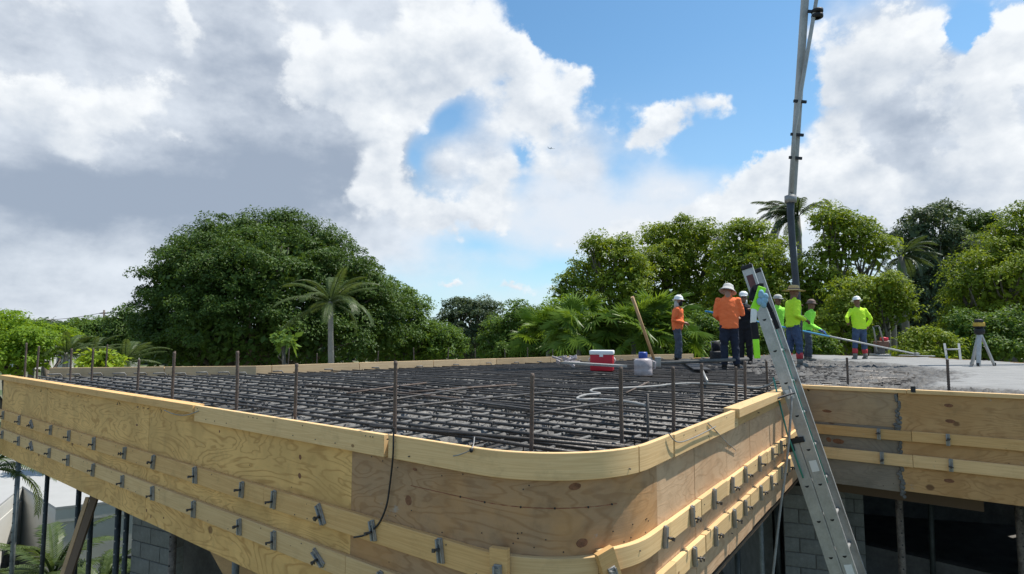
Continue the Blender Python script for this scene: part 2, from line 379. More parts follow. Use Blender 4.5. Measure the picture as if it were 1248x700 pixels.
M['hose'] = simple('pale hose', (.27, .265, .25), .55, 0, .3, 12, .2)
M['cmu'] = simple('concrete block', (.19, .195, .185), .9, 0, .3, 5, .7, .2)
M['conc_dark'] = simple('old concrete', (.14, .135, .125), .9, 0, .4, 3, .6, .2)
M['stucco'] = simple('white stucco', (.52, .51, .47), .85, 0, .06, 3, .2, .2)
M['roofwhite'] = simple('white roof', (.36, .36, .35), .8, 0, .06, 2, .1, .2)
M['boom'] = simple('boom paint', (.36, .36, .345), .5, .1, .3, 2.5, .2)
M['red'] = simple('cooler red', (.52, .018, .035), .4, 0, .15, 6)
M['white'] = simple('white plastic', (.78, .79, .78), .45, 0, .06, 8)
M['jug'] = simple('cloudy jug', (.40, .35, .35), .35, 0, .3, 12)
M['blue'] = simple('blue plastic', (.03, .07, .30), .45, 0, .25, 8)
M['polblue'] = simple('blue pole', (.05, .27, .50), .4, .2, .2, 8)
M['yellow'] = simple('instrument yellow', (.55, .35, .05), .45, 0, .2, 10)
M['handle'] = simple('wood handle', (.48, .30, .15), .65, 0, .25, 9)
M['neon'] = simple('neon green', (.36, .92, .03), .6, 0, .1, 10)
M['rag'] = simple('light blue rag', (.24, .42, .55), .9, 0, .25, 15)
M['skin'] = simple('skin', (.20, .10, .06), .55, 0, .15, 15)
M['skin_light'] = simple('skin light', (.34, .19, .13), .55, 0, .12, 15)
M['orange'] = simple('orange shirt', (1.0, .19, .055), .85, 0, .12, 7, .15)
M['lime'] = simple('lime shirt', (.60, .98, .04), .85, 0, .12, 7, .15)
M['limeg'] = simple('green shirt', (.36, .95, .08), .85, 0, .12, 7, .15)
M['jean_dark'] = simple('dark jeans', (.018, .024, .042), .9, 0, .35, 9, .2)
M['jean'] = simple('jeans', (.055, .085, .155), .9, 0, .45, 8, .2)
M['jean_grey'] = simple('grey jeans', (.075, .088, .115), .9, 0, .4, 8, .2)
M['trou_grey'] = simple('grey trousers', (.22, .21, .19), .9, 0, .3, 8, .2)
M['blk_cloth'] = simple('black cloth', (.014, .014, .018), .9, 0, .4, 9)
M['gaiter'] = simple('red gaiter', (.50, .05, .06), .8, 0, .25, 12)
M['boot'] = simple('muddy boot', (.21, .20, .18), .9, 0, .4, 14, .4)
M['shoe'] = simple('dark shoe', (.03, .027, .025), .7, 0, .4, 14)
M['hardhat'] = simple('hard hat white', (.80, .81, .80), .35, 0, .06, 8)
M['greyhat'] = simple('grey hat', (.50, .49, .46), .8, 0, .2, 9)
M['straw'] = simple('straw', (.58, .40, .17), .8, 0, .25, 30, .5)
M['brownhat'] = simple('brown cap', (.17, .11, .09), .7, 0, .3, 12)
M['glove'] = simple('blue glove', (.04, .14, .36), .7, 0, .2, 12)
M['bark'] = simple('bark', (.145, .125, .10), .95, 0, .4, 4, .8, .1)
M['palmbark'] = simple('palm bark', (.27, .25, .215), .9, 0, .25, 5, .5, .1)
M['shaft'] = simple('crownshaft', (.15, .22, .08), .5, 0, .2, 5)
M['dryfrond'] = simple('dry frond', (.26, .22, .15), .9, 0, .3, 8)
M['wire'] = simple('wire', (.03, .03, .03), .7)
M['pole'] = simple('utility pole', (.15, .12, .10), .9, 0, .3, 6)
M['polegrey'] = simple('concrete pole', (.42, .42, .41), .9, 0, .15, 6)
M['plane'] = simple('aircraft grey', (.42, .45, .48), .4)
M['glass'] = simple('dark window', (.03, .035, .04), .08, 0, .2, 3)
M['leaf_banyan'] = leafmat('leaf banyan', (.028, .062, .013), (.105, .175, .034), 0.3, 0.5, .55)
M['leaf_lime'] = leafmat('leaf lime', (0.088, 0.176, 0.017), (0.242, 0.363, 0.033), 0.45, 0.5, .55)
M['leaf_grape'] = leafmat('leaf grape', (.075, .135, .016), (.27, .345, .04), 0.38, 0.5, .55)
M['leaf_mid'] = leafmat('leaf mid', (.048, .105, .020), (.155, .245, .045), 0.38, 0.5, .55)
M['leaf_blue'] = leafmat('leaf blue', (0.041, 0.068, 0.035), (0.115, 0.162, 0.088), 0.28, 0.55, .55)
M['leaf_palm'] = leafmat('leaf palm', (.04, .07, .02), (.115, .155, .055), 0.32, 0.4, .55)
M['leaf_royal'] = leafmat('leaf royal', (0.028, 0.05, 0.024), (0.08, 0.115, 0.05), 0.3, 0.45, .55)
M['leaf_fan'] = leafmat('leaf fan', (0.063, 0.127, 0.021), (0.196, 0.299, 0.046), 0.4, 0.4, .55)
M['leaf_bright'] = leafmat('leaf bright', (.14, .22, .02), (.32, .42, .04), .4, .45, 1.0)

# ------------------------------------------------------------------ plan of the building (found from the photograph, metres)
HK = 0.64                                            # board tops, below the camera
def xy(p): return Vector((p.x, p.y))
A = xy(at_h(5, 457, HK)); L1 = xy(at_h(476, 528.5, HK)); Q = xy(at_h(728, 551, HK))
R1 = xy(at_h(814, 528.6, HK)); R3 = xy(at_h(960, 473, HK)); W0 = xy(at_h(982, 469.5, HK)); W1 = xy(at_h(1248, 481.5, HK))
dL = (L1 - A).normalized(); dR = (R3 - R1).normalized(); dW = (W1 - W0).normalized()
def isect(p, d, q, e):
    den = d.x * e.y - d.y * e.x; w = q - p
    t = (w.x * e.y - w.y * e.x) / den; return p + d * t
K = isect(L1, dL, R1, dR); CI = isect(R1, dR, W0, dW); WE = W1 + dW * 4.2
# fillet between left face and right face
phi = math.acos(max(-1, min(1, (-dL).dot(dR)))); gap = (Q - K).length
rad = gap / (1 / math.sin(phi / 2) - 1); tl = rad / math.tan(phi / 2)
T1 = K - dL * tl; T2 = K + dR * tl
bis = ((-dL) + dR).normalized(); cen = K + bis * (rad / math.sin(phi / 2))
class Path:
    def __init__(s, pts):
        s.p = [Vector(p) for p in pts]; s.s = [0.0]
        for a, b in zip(s.p, s.p[1:]): s.s.append(s.s[-1] + (b - a).length)
        s.L = s.s[-1]
    def seg(s, x):
        for i in range(len(s.p) - 1):
            if x <= s.s[i + 1]: return i
        return len(s.p) - 2
    def pos(s, x):
        i = s.seg(x); return s.p[i] + (s.p[i + 1] - s.p[i]) * ((x - s.s[i]) / (s.s[i + 1] - s.s[i]))
    def tan(s, x):
        a, b = max(0, x - .04), min(s.L, x + .04); return (s.pos(b) - s.pos(a)).normalized()
    def nor(s, x): d = s.tan(x); return Vector((d.y, -d.x))
    def at_px(s, px, H=HK):
        n = 900; ss = [s.L * i / n for i in range(n + 1)]
        X, Y = proj([(s.pos(x).x, s.pos(x).y, ZC - H) for x in ss])
        k = int(np.argmin(np.abs(X - px))); return ss[k]
arc = []
a0 = math.atan2((T1 - cen).y, (T1 - cen).x); a1 = math.atan2((T2 - cen).y, (T2 - cen).x)
while a1 < a0: a1 += 2 * math.pi
for i in range(0, 19): a = a0 + (a1 - a0) * i / 18; arc.append(cen + Vector((math.cos(a), math.sin(a))) * rad)
MAIN = Path([A] + arc + [CI])
WING = Path([CI, WE])
REARPX = [(60, 458.3, .67), (312, 455.3, .67), (460, 449.3, .67), (700, 440.4, .67), (845, 436.8, .67), (960, 431.3, HK)]
rear = [xy(at_h(x, y, h)) for x, y, h in REARPX]
RB = xy(at_h(1130, 435, HK)); RC = xy(at_h(1248, 441.5, HK)); RD = RC + (RC - RB).normalized() * 4
POLY = [A] + arc + [CI, WE, Vector((WE.x + 5, WE.y + 1.5)), RD, RC, RB] + rear[::-1]
PN = np.array([(p.x, p.y) for p in POLY])
def inside(X, Y, poly=PN):
    X = np.asarray(X, float); Y = np.asarray(Y, float); r = np.zeros(X.shape, bool); n = len(poly); j = n - 1
    for i in range(n):
        xi, yi = poly[i]; xj, yj = poly[j]
        c = ((yi > Y) != (yj > Y)) & (X < (xj - xi) * (Y - yi) / (yj - yi + 1e-12) + xi)
        r ^= c; j = i
    return r
def dist_edge(X, Y, pts):
    X = np.asarray(X, float); Y = np.asarray(Y, float); d = np.full(X.shape, 1e9); qx = np.zeros(X.shape); qy = np.zeros(X.shape)
    n = len(pts)
    for i in range(n):
        ax, ay = pts[i]; bx, by = pts[(i + 1) % n]; vx, vy = bx - ax, by - ay
        t = np.clip(((X - ax) * vx + (Y - ay) * vy) / (vx * vx + vy * vy + 1e-12), 0, 1); cx, cy = ax + t * vx, ay + t * vy
        dd = np.hypot(X - cx, Y - cy); m = dd < d; d = np.where(m, dd, d); qx = np.where(m, cx, qx); qy = np.where(m, cy, qy)
    return d, qx, qy
ZT = ZC - HK
def strip(name, path, s0, s1, H0, H1, o0, o1, mat, parent, uvoff=0.0, tilt=None, wob=0.0):
    """a board bent along the path: H0 top, H1 bottom (below camera), o0 back, o1 front (outwards)"""
    s0 = max(0.0, s0); s1 = min(path.L, s1)
    n = max(1, int(math.ceil((s1 - s0) / .07))) if (s1 - s0) > .2 else 2
    V = []; UV = []
    for i in range(n + 1):
        s = s0 + (s1 - s0) * i / n; p = path.pos(s); q = path.nor(s); f = i / n
        dh = (tilt[0] * (1 - f) + tilt[1] * f) if tilt else 0
        dh += wob * math.sin(s * 2.1 + uvoff)
        for (o, H) in ((o0, H0), (o1, H0), (o1, H1), (o0, H1)):
            V.append((p.x + q.x * o, p.y + q.y * o, ZC - H - dh)); UV.append((s + uvoff + o * 3, -H + o * 2))
    Fc = []
    for i in range(n):
        b = i * 4
        for k in range(4): Fc.append((b + k, b + (k + 1) % 4, b + 4 + (k + 1) % 4, b + 4 + k))
    e = n * 4
    Fc += [(3, 2, 1, 0), (e, e + 1, e + 2, e + 3)]
    me = np_mesh(name, V, np.array(Fc), uv=UV)
    bm = bmesh.new(); bm.from_mesh(me); bmesh.ops.recalc_face_normals(bm, faces=bm.faces[:])
    bmesh.ops.bevel(bm, geom=[ed for ed in bm.edges if ed.calc_face_angle(0) > 1.0], offset=.003, segments=1, affect='EDGES') if H1 - H0 < .3 else None
    for ed in bm.edges: ed.smooth = ed.calc_face_angle(0) < .35
    for f_ in bm.faces: f_.smooth = True
    bm.to_mesh(me); bm.free()
    return link(name, me, parent, mat)

# ------------------------------------------------------------------ ground
def ground():
    V = [(-900, -300, 0), (900, -300, 0), (900, 2500, 0), (-900, 2500, 0)]
    me = np_mesh('ground', V, np.array([(0, 1, 2, 3)])); m, t, p, o = newmat('ground earth and grass')
    tc = t.n('ShaderNodeTexCoord').outputs['Object']
    n1 = t.noise(tc, .12, 5, .6).outputs['Fac']; n2 = t.noise(tc, 3.0, 6, .7).outputs['Fac']
    c = t.mix(t.smooth(n1, .42, .58), (.05, .085, .02), (.19, .165, .12)); c = t.mix(t.lin(n2, .3, .7, 0, .5), c, (.06, .07, .035))
    setp(t, p, color=c, rough=.95, normal=bump(t, n2, .8, .05))
    tag(link('ground', me, None, m), kind='structure')
ground()

# ------------------------------------------------------------------ edge formwork: plywood, boards, walers, clamps
FW = thing('slab_formwork', 'yellow plywood slab edge formwork with rounded corner and two rows of bolted boards', 'formwork', (0, 0, 0))
H_BOT = 1.92
s430 = MAIN.at_px(430, .8); sx = lambda x, H=HK: MAIN.at_px(x, H)
seams = [0.0, sx(58, .9), sx(182, .95), s430]
for i in range(3):
    strip('plywood_sheet', MAIN, seams[i] + .004, seams[i + 1] - .004, HK + .05, H_BOT - .004 * i, -.02, 0.0, M['ply_left'], FW, i * 2.3)
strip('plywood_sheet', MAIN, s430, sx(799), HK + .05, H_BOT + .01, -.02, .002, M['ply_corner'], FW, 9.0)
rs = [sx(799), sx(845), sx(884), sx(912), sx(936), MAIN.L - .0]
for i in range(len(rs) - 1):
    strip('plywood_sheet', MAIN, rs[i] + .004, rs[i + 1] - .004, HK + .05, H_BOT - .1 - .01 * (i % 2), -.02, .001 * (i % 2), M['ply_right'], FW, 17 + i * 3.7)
# top edge boards
tb = [(0.0, sx(243), 1, M['board_old']), (sx(243) + .004, sx(476) - .012, 0, M['board']), (sx(478) + .004, sx(772), 2, M['board']), (sx(772) + .006, sx(814) - .003, 2, M['board']),
      (sx(814) + .004, sx(857) - .003, 0, M['board']), (sx(857) + .004, sx(893), 0, M['board'])]
for (a, b, k, mt) in tb:
    if k == 1: strip('edge_board', MAIN, a, b, HK, HK + .075, -.05, .06, mt, FW, a * 3 + 1)
    else: strip('edge_board', MAIN, a, b, HK + (.004 if k == 0 else 0), HK + .15, .003, .043 if k == 0 else .036, mt, FW, a * 3 + 5)
strip('edge_board', MAIN, sx(890), MAIN.L - .02, HK - .012, HK + .065, -.06, .075, M['board'], FW, 3.1)
strip('edge_board', MAIN, sx(893), MAIN.L, HK + .07, HK + .15, .003, .03, M['board_old'], FW, 8.1)
# walers
wl = [(-.06, sx(120), M['board_old']), (sx(120) + .004, sx(330), M['board_old']), (sx(330) + .003, sx(607), M['board_old']), (sx(607) + .01, sx(724), M['board'])]
for (a, b, mt) in wl: strip('waler', MAIN, a, b, 1.20, 1.352, .003, .042, mt, FW, a * 7 + 2)
wl2 = [(-.06, sx(205), M['board']), (sx(205) + .003, sx(430), M['board']), (sx(430) + .003, sx(724), M['board'])]
for (a, b, mt) in wl2: strip('waler', MAIN, a, b, 1.50, 1.652, .003, .042, mt, FW, a * 7 + 3)
sW = sx(724)
w1r = [(sW + .003, sx(810, 1.2), .041, .0), (sx(810, 1.2) + .004, sx(848, 1.2), .038, .005), (sx(848, 1.2) + .003, sx(880, 1.2), .042, 0), (sx(880, 1.2) + .003, sx(905, 1.2), .039, .010), (sx(905, 1.2) + .003, sx(930, 1.2), .042, 0), (sx(930, 1.2) + .003, MAIN.L - .1, .045, .01)]
for i, (a, b, o, dh) in enumerate(w1r):
    strip('waler', MAIN, a, b, 1.175 + dh, 1.295 + dh, .003, o, M['board'], FW, a * 5 + i)
    strip('waler', MAIN, a + .07, b + .066, 1.445 + dh * .5, 1.57 + dh, .003, o + .004, M['board'], FW, a * 5 + i + 30)
# unseen soffit strip added under the edge beam to block light
strip('soffit_light_block', MAIN, .05, MAIN.L, H_BOT - .05, H_BOT - .02, -.45, -.022, M['board_dark'], FW, 1.0)
# form clamps: plate with a wedge pin through it
def clamp_mesh(seed, tall=.16, w=.042):
    r = random.Random(seed); mb = MB()
    mb.box((0, 0, 0), (w, .012, tall), bev=.003); mb.box((w * .38, .012, 0), (.012, .022, tall * .92), bev=.002); mb.box((-w * .38, .012, 0), (.008, .012, tall * .92))
    mb.box((0, .009, tall * .33), (w * .8, .008, .02)); return mb.mesh('form_clamp', M['steel'])
def pin_mesh():
    mb = MB(); mb.tube([(0, 0, 0), (0, .055, .004)], .0075, 6); mb.tube([(-.02, .035, .0), (.03, .035, -.003)], .007, 5); mb.box((.004, .056, 0), (.02, .01, .022)); return mb.mesh('wedge_pin', M['rebar'])
CM = [clamp_mesh(i, .135 + .01 * i, .036 + .003 * i) for i in range(3)]; PM = pin_mesh()
def clamp(path, s, H, off, parent, roll=0.0, k=0):
    p = path.pos(s); q = path.nor(s); o = link('form_clamp', CM[k % 3], parent)
    o.matrix_local = Matrix.Translation((p.x + q.x * (off + .006), p.y + q.y * (off + .006), ZC - H)) @ Matrix.Rotation(math.atan2(-q.x, q.y), 4, 'Z') @ Matrix.Rotation(roll, 4, 'Y')
    pn = link('wedge_pin', PM, o); pn.location = (random.uniform(-.006, .006), .006, random.uniform(-.02, .015)); pn.rotation_euler = (random.uniform(-.12, .12), random.uniform(-.5, .5), random.uniform(-.35, .35))
rr = random.Random(3)
for i, x in enumerate([9, 29, 44, 68, 90, 121, 158.6, 194, 245.6, 302, 341, 399, 461.5, 545.5]):
    clamp(MAIN, sx(x, 1.25), 1.27 if x < 470 else 1.265, .042, FW, .55 if x == 399 else (.9 if x == 44 else (.25 if x > 440 and x < 500 else rr.uniform(-.17, .17))), i)
for i, x in enumerate([8, 28, 44, 66, 89, 120, 156, 193, 243, 300, 341, 395, 470]):
    clamp(MAIN, sx(x, 1.55), 1.575, .042, FW, 1.0 if x == 395 else (.8 if x == 44 else rr.uniform(-.17, .17)), i)
for i, x in enumerate([801.7, 835, 862, 885, 901, 919, 935, 946, 956]):
    clamp(MAIN, sx(x, 1.2), 1.235, .042, FW, rr.uniform(-.15, .15) - (.25 if i == 0 else 0), i)
for i, x in enumerate([837, 863, 886, 900, 920, 933, 946, 955]):
    clamp(MAIN, sx(x, 1.4), 1.51, .046, FW, rr.uniform(-.1, .1), i)
# two splice blocks nailed over the curved waler
def block(px, py, w, h, roll):
    s = sx(px, 1.3); p = MAIN.pos(s); q = MAIN.nor(s); me = np_mesh('splice_block', [(a * w / 2, b, c * h / 2) for a in (-1, 1) for b in (0, .04) for c in (-1, 1)],
        np.array([(0, 1, 3, 2), (4, 6, 7, 5), (0, 4, 5, 1), (2, 3, 7, 6), (0, 2, 6, 4), (1, 5, 7, 3)]), uv=[(a * w + b + px, c * h) for a in (-1, 1) for b in (0, .04) for c in (-1, 1)])
    o = link('splice_block', me, FW, M['board_old']); H = py
    o.matrix_local = Matrix.Translation((p.x + q.x * .046, p.y + q.y * .046, ZC - H)) @ Matrix.Rotation(math.atan2(-q.x, q.y), 4, 'Z') @ Matrix.Rotation(roll, 4, 'Y')
    c = link('form_clamp', CM[2], o); c.location = (.0, .046, -.05); c.scale = (1.1, 1, 1.15)
block(615, 1.275, .105, .24, .02); block(737, 1.285, .105, .26, .33)
# plywood-edge nails on the corner sheet
mb = MB()
for i, x in enumerate([561, 592, 636, 678, 716, 744]):
    s = sx(x, .95); p = MAIN.pos(s); q = MAIN.nor(s); mb.tube([(p.x, p.y, ZC - .945), (p.x + q.x * .006, p.y + q.y * .006, ZC - .945)], .006, 6)
for i in range(26):
    s = rr.uniform(sx(445), sx(790)); p = MAIN.pos(s); q = MAIN.nor(s); H = rr.choice([.83, 1.16, 1.1]) + rr.uniform(-.02, .02); mb.tube([(p.x, p.y, ZC - H), (p.x + q.x * .005, p.y + q.y * .005, ZC - H)], .004, 5)
nl = mb.build('nail_row', M['black'], FW); nl['kind'] = 'stuff'
mb = MB()
for i in range(120):
    s = rr.uniform(0, MAIN.L); p = MAIN.pos(s); q = MAIN.nor(s); H = rr.choice([HK + .03, HK + .115, 1.225, 1.335, 1.525, 1.63]); o = .044 if H < 1 else .043
    mb.tube([(p.x + q.x * .03, p.y + q.y * .03, ZC - H), (p.x + q.x * (o + .003), p.y + q.y * (o + .003), ZC - H)], .0045, 5)
nl = mb.build('nail_row', M['rebar'], FW); nl['kind'] = 'stuff'
# tie wires on the outer faces
def wire(pts, r, name, label, cat, mat, seg=6):
    P = [Vector(p) for p in pts]; out = []
    for i in range(len(P) - 1):                       # Catmull-Rom
        p0, p1, p2, p3 = P[max(i - 1, 0)], P[i], P[i + 1], P[min(i + 2, len(P) - 1)]
        for k in range(8):
            t = k / 8; out.append(.5 * ((2 * p1) + (-p0 + p2) * t + (2 * p0 - 5 * p1 + 4 * p2 - p3) * t * t + (-p0 + 3 * p1 - 3 * p2 + p3) * t ** 3))
    out.append(P[-1]); o = MB().tube(out, r, seg).build(name, mat); return tag(o, label, cat)
def facept(x, y, off):                               # point on the formwork face seen at pixel
    best = None
    for i in range(600):
        s = MAIN.L * i / 599; p = MAIN.pos(s); q = MAIN.nor(s); P = p + q * off
        d = ray(x, y); t = P.y / d.y; e = abs(d.x * t - P.x)
        if best is None or e < best[0]: best = (e, Vector((P.x, P.y, ZC + d.z * t)))
    return best[1]

strip('chalk_line', MAIN, sx(500, .95), sx(752, .95), .9425, .947, .0, .0035, M['chalk'], FW)
def knot(path, s, H, off, w, h, parent):
    p = path.pos(s); q = path.nor(s); mb = MB(); n = 14
    R_ = [1 + .07 * math.sin(2 * math.pi * k / n * 2 + s * 9) + .03 * math.sin(2 * math.pi * k / n * 5 + s) for k in range(n)]
    ang_ = [2 * math.pi * k / n for k in range(n)]; tx = Vector((-q.y, q.x, 0)); o = Vector((p.x, p.y, ZC - H)); qq = Vector((q.x, q.y, 0))
    mb.add([o + qq * (off - .002) + tx * (w * R_[k] * math.cos(ang_[k])) + Vector((0, 0, h * R_[k] * math.sin(ang_[k]))) for k in range(n)] + [o + qq * (off + .0012) + tx * (w * .9 * R_[k] * math.cos(ang_[k])) + Vector((0, 0, h * .9 * R_[k] * math.sin(ang_[k]))) for k in range(n)],
           [tuple(range(n, 2 * n))] + [(k, (k + 1) % n, n + (k + 1) % n, n + k) for k in range(n)])
    mb.build('knot', M['knot'], parent)
for (x, H, w, h) in ((497, 1.04, .030, .036), (703, .83, .036, .02), (709, 1.135, .034, .026), (505, .84, .022, .010)): knot(MAIN, sx(x, 1.0), H, .002, w, h, FW)
for (x, H, w, h) in ((365, .92, .018, .020), (366, 1.06, .022, .022), (167, .96, .03, .012), (405, .75, .016, .02), (267, .85, .012, .012), (183, 1.80, .016, .018), (189, 1.84, .014, .018), (204, 1.80, .012, .012), (102, .88, .012, .012)): knot(MAIN, sx(x, 1.0), H, .0, w, h, FW)

# right wing formwork
WF = thing('wing_formwork', 'tan and grey plywood formwork of the far wing, behind the aluminium ladder', 'formwork')
wx = lambda x, H=HK: WING.at_px(x, H)
sm = wx(1095, .9)
strip('plywood_sheet', WING, .01, sm - .006, HK + .04, 1.10, -.02, 0, M['ply_wing2'], WF, 2.0)
strip('plywood_sheet', WING, .01, sm - .006, 1.103, 1.86, -.02, -.002, M['ply_grey'], WF, 6.0)
strip('plywood_sheet', WING, sm + .006, wx(1248) + .6, HK + .04, 1.84, -.02, .002, M['ply_wing'], WF, 4.0)
strip('plywood_sheet', WING, wx(1248) + .606, WING.L, HK + .04, 1.84, -.02, 0, M['ply_wing'], WF, 11.0)
strip('edge_board', WING, 0.03, wx(1105), HK, HK + .045, -.06, .03, M['board'], WF, 3); strip('edge_board', WING, wx(1105) + .004, WING.L, HK - .003, HK + .045, -.06, .03, M['board'], WF, 9)
for (H0, H1, sd_, mt) in ((1.13, 1.25, 3, M['board_old']), (1.41, 1.55, 8, M['board'])):
    strip('waler', WING, .12, wx(1108), H0, H1, .004, .042, mt, WF, sd_); strip('waler', WING, wx(1108) + .004, WING.L, H0 - .004, H1 - .004, .004, .042, mt, WF, sd_ + 20)
for x in (1072, 1156, 1310): clamp(WING, wx(x, 1.2), 1.19, .042, WF, 0, 0); clamp(WING, wx(x + 3, 1.4), 1.475, .042, WF, 0, 1)
strip('soffit_light_block', WING, .05, WING.L, 1.80, 1.83, -.5, -.022, M['board_dark'], WF, 2)  # unseen strip added below the wing edge to stop light
for (x, H, w, h) in ((1156, .80, .045, .024), (1158, .98, .05, .026), (1157, 1.66, .05, .026)): knot(WING, wx(x, H), H, .002, w, h, WF)
for (x, H, w, h) in ((1008, .96, .06, .02), (1022, 1.33, .07, .03), (1010, 1.32, .03, .03)): knot(WING, wx(x, H), H, .0, w, h, WF)
# concrete leak down the sheet joint
mb = MB()
for i in range(46):
    H = .72 + i * .0265; p = WING.pos(sm + rr.uniform(-.02, .02)); q = WING.nor(sm)
    w = .022 + .05 * math.exp(-((H - 1.08) / .05) ** 2) + .055 * math.exp(-((H - 1.72) / .12) ** 2) * rr.random()
    mb.ell((p.x + q.x * .004, p.y + q.y * .004, ZC - H), (w, .012, .024), seg=7)
lk = mb.build('concrete_leak', M['conc_dark'], WF)
# rear edge boards
RF = thing('rear_edge_boards', 'row of sunlit timber edge boards along the far side of the rebar deck', 'edge board')
RP = Path(rear[:-1]); HR = .535
ns = 9
for i in range(ns):
    a, b = RP.L * i / ns, RP.L * (i + 1) / ns
    strip('edge_board', RP, a + .006, b - .006, HR, HR + .24, -.02, .022, M['board_rear'], RF, i * 4.1)
    for k in (.3, .75):
        s = a + (b - a) * k; p = RP.pos(s); q = RP.nor(s)
        pass; mb = MB(); mb.bar((p.x - q.x * .03, p.y - q.y * .03, ZT + .02), (p.x + q.x * .02 + .08, p.y - q.y * .25, ZT - .22), .035, .02); 
        strip('backing_board', RP, s - .05, s + .05, HR + .02, HR + 1.1, -.06, -.022, M['board_old'], RF, i)
strip('edge_board', Path(rear[-2:] + [RB, RC, RD]), 0, 30, HK + .02, HK + .3, -.03, .01, M['board_old'], RF, 77)

# ------------------------------------------------------------------ deck, fresh concrete
def vnoise(X, Y, sc, seed=0):
    X = X * sc; Y = Y * sc; xi = np.floor(X).astype(int); yi = np.floor(Y).astype(int); fx = X - xi; fy = Y - yi; fx = fx * fx * (3 - 2 * fx); fy = fy * fy * (3 - 2 * fy)
    def h(a, b):
        n = (a * 374761393 + b * 668265263 + seed * 1442695041) & 0xffffffff; n = ((n ^ (n >> 13)) * 1274126177) & 0xffffffff; return ((n ^ (n >> 16)) & 0xffff) / 65535.0
    return (h(xi, yi) * (1 - fx) + h(xi + 1, yi) * fx) * (1 - fy) + (h(xi, yi + 1) * (1 - fx) + h(xi + 1, yi + 1) * fx) * fy
BPX = [(990, 471), (962, 462), (935, 454), (905, 449), (880, 445), (868, 440), (862, 436), (858, 431)]
bw = [xy(at_h(x, y, HK)) for x, y in BPX]
CONC = np.array([(p.x, p.y) for p in [W0 + dW * .05] + bw] + [(p.x, p.y) for p in [rear[-1], RB, RC, RD, Vector((WE.x + 5, WE.y + 1.5)), WE]])
SPX = [(1118, 468.5), (1140, 461), (1158, 452), (1120, 446), (1062, 441), (1010, 438.5), (985, 436), (975, 431)]
SMO = np.array([(p.x, p.y) for p in [xy(at_h(x, y, HK)) for x, y in SPX] + [rear[-1], RB, RC, RD, Vector((WE.x + 5, WE.y + 1.5)), WE + (WE - W1) * .0]])
def deck():
    na, nr = 620, 330
    ang = np.linspace(R(-47), R(66), na); rr_ = 2.9 * (27 / 2.9) ** np.linspace(0, 1, nr)
    X = (rr_[:, None] * np.sin(ang)[None, :]); Y = (rr_[:, None] * np.cos(ang)[None, :])
    ins = inside(X, Y); d, qx, qy = dist_edge(X, Y, PN)
    inC = inside(X, Y, CONC); dC, _, _ = dist_edge(X, Y, CONC); sC = np.where(inC, dC, -dC)
    inS = inside(X, Y, SMO); dS, _, _ = dist_edge(X, Y, SMO); sS = np.where(inS, dS, -dS)
    n1 = vnoise(X, Y, 1.3, 1); n2 = vnoise(X, Y, 4.5, 2); n3 = vnoise(X, Y, 13, 3); n4 = vnoise(X, Y, 33, 4)
    lump = .4 * n2 + .3 * n3 + .3 * n4
    c = np.clip((sC + .9 * (n2 - .5) + .35) / .7, 0, 1); c = c * c * (3 - 2 * c)
    sm_ = np.clip((sS + .5 * (n2 - .5)) / .35, 0, 1)
    wd = None
    d2, _, _ = dist_edge(X, Y, np.array([(p.x, p.y) for p in (CI, WE)])); edge = np.exp(-((d2 - .42) / .12) ** 2) * (n2 > .25)
    # splattered slurry in the rebar zone
    sl = np.clip((.62 * n1 + .3 * n2 + .22 * n3 - .50) / .16, 0, 1)
    zreb = -.18 + .07 * sl * (.3 + lump) + .05 * (n4 - .4) * sl
    rough = (1 - sm_)
    rough = np.clip(rough + edge, 0, 1)
    ztop = -.012 + rough * (.13 * lump - .095 + .06 * (n4 - .5)) + .008 * n3 * (1 - rough) * .3
    z = zreb * (1 - c) + ztop * c
    # slab rises a touch towards the back where it is already full
    Z = ZT + z
    I = np.arange(na * nr).reshape(nr, na)
    q = np.stack([I[:-1, :-1], I[:-1, 1:], I[1:, 1:], I[1:, :-1]], -1).reshape(-1, 4)
    ok = ins.ravel()[q].any(1); q = q[ok]
    X = np.where(ins, X, qx); Y = np.where(ins, Y, qy)
    V = np.stack([X.ravel(), Y.ravel(), Z.ravel()], 1)
    used = np.unique(q); mp = -np.ones(len(V), int); mp[used] = np.arange(len(used)); V = V[used]; q = mp[q]
    me = np_mesh('concrete_deck', V, q, smooth=True)
    at = me.attributes.new('wet', 'FLOAT_COLOR', 'POINT')
    colr = np.stack([c, np.clip(rough, 0, 1), sl, np.ones_like(c)], -1).reshape(-1, 4)[used]
    at.data.foreach_set('color', colr.astype(np.float32).ravel())
    m, t, p, o = newmat('fresh concrete')
    a = t.n('ShaderNodeAttribute', attribute_name='wet'); s = t.n('ShaderNodeSeparateColor', inp={0: a.outputs['Color']})
    tc = t.n('ShaderNodeTexCoord').outputs['Object']
    nA = t.noise(tc, 2.2, 8, .65).outputs['Fac']; nB = t.noise(tc, 26, 6, .7).outputs['Fac']
    smooth_c = t.mix(t.lin(nA, .35, .65), (.19, .187, .18), (.25, .246, .237))
    rough_c = t.mix(t.lin(nA, .35, .65), (.035, .033, .031), (.10, .096, .09))
    full = t.mix(s.outputs[1], smooth_c, rough_c)
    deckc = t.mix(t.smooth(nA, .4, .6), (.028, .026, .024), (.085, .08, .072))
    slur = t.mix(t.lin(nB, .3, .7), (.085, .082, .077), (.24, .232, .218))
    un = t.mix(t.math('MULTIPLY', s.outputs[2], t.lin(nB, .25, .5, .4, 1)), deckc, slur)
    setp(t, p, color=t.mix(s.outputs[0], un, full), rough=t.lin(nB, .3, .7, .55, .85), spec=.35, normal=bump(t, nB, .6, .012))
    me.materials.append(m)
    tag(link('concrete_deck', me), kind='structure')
deck()
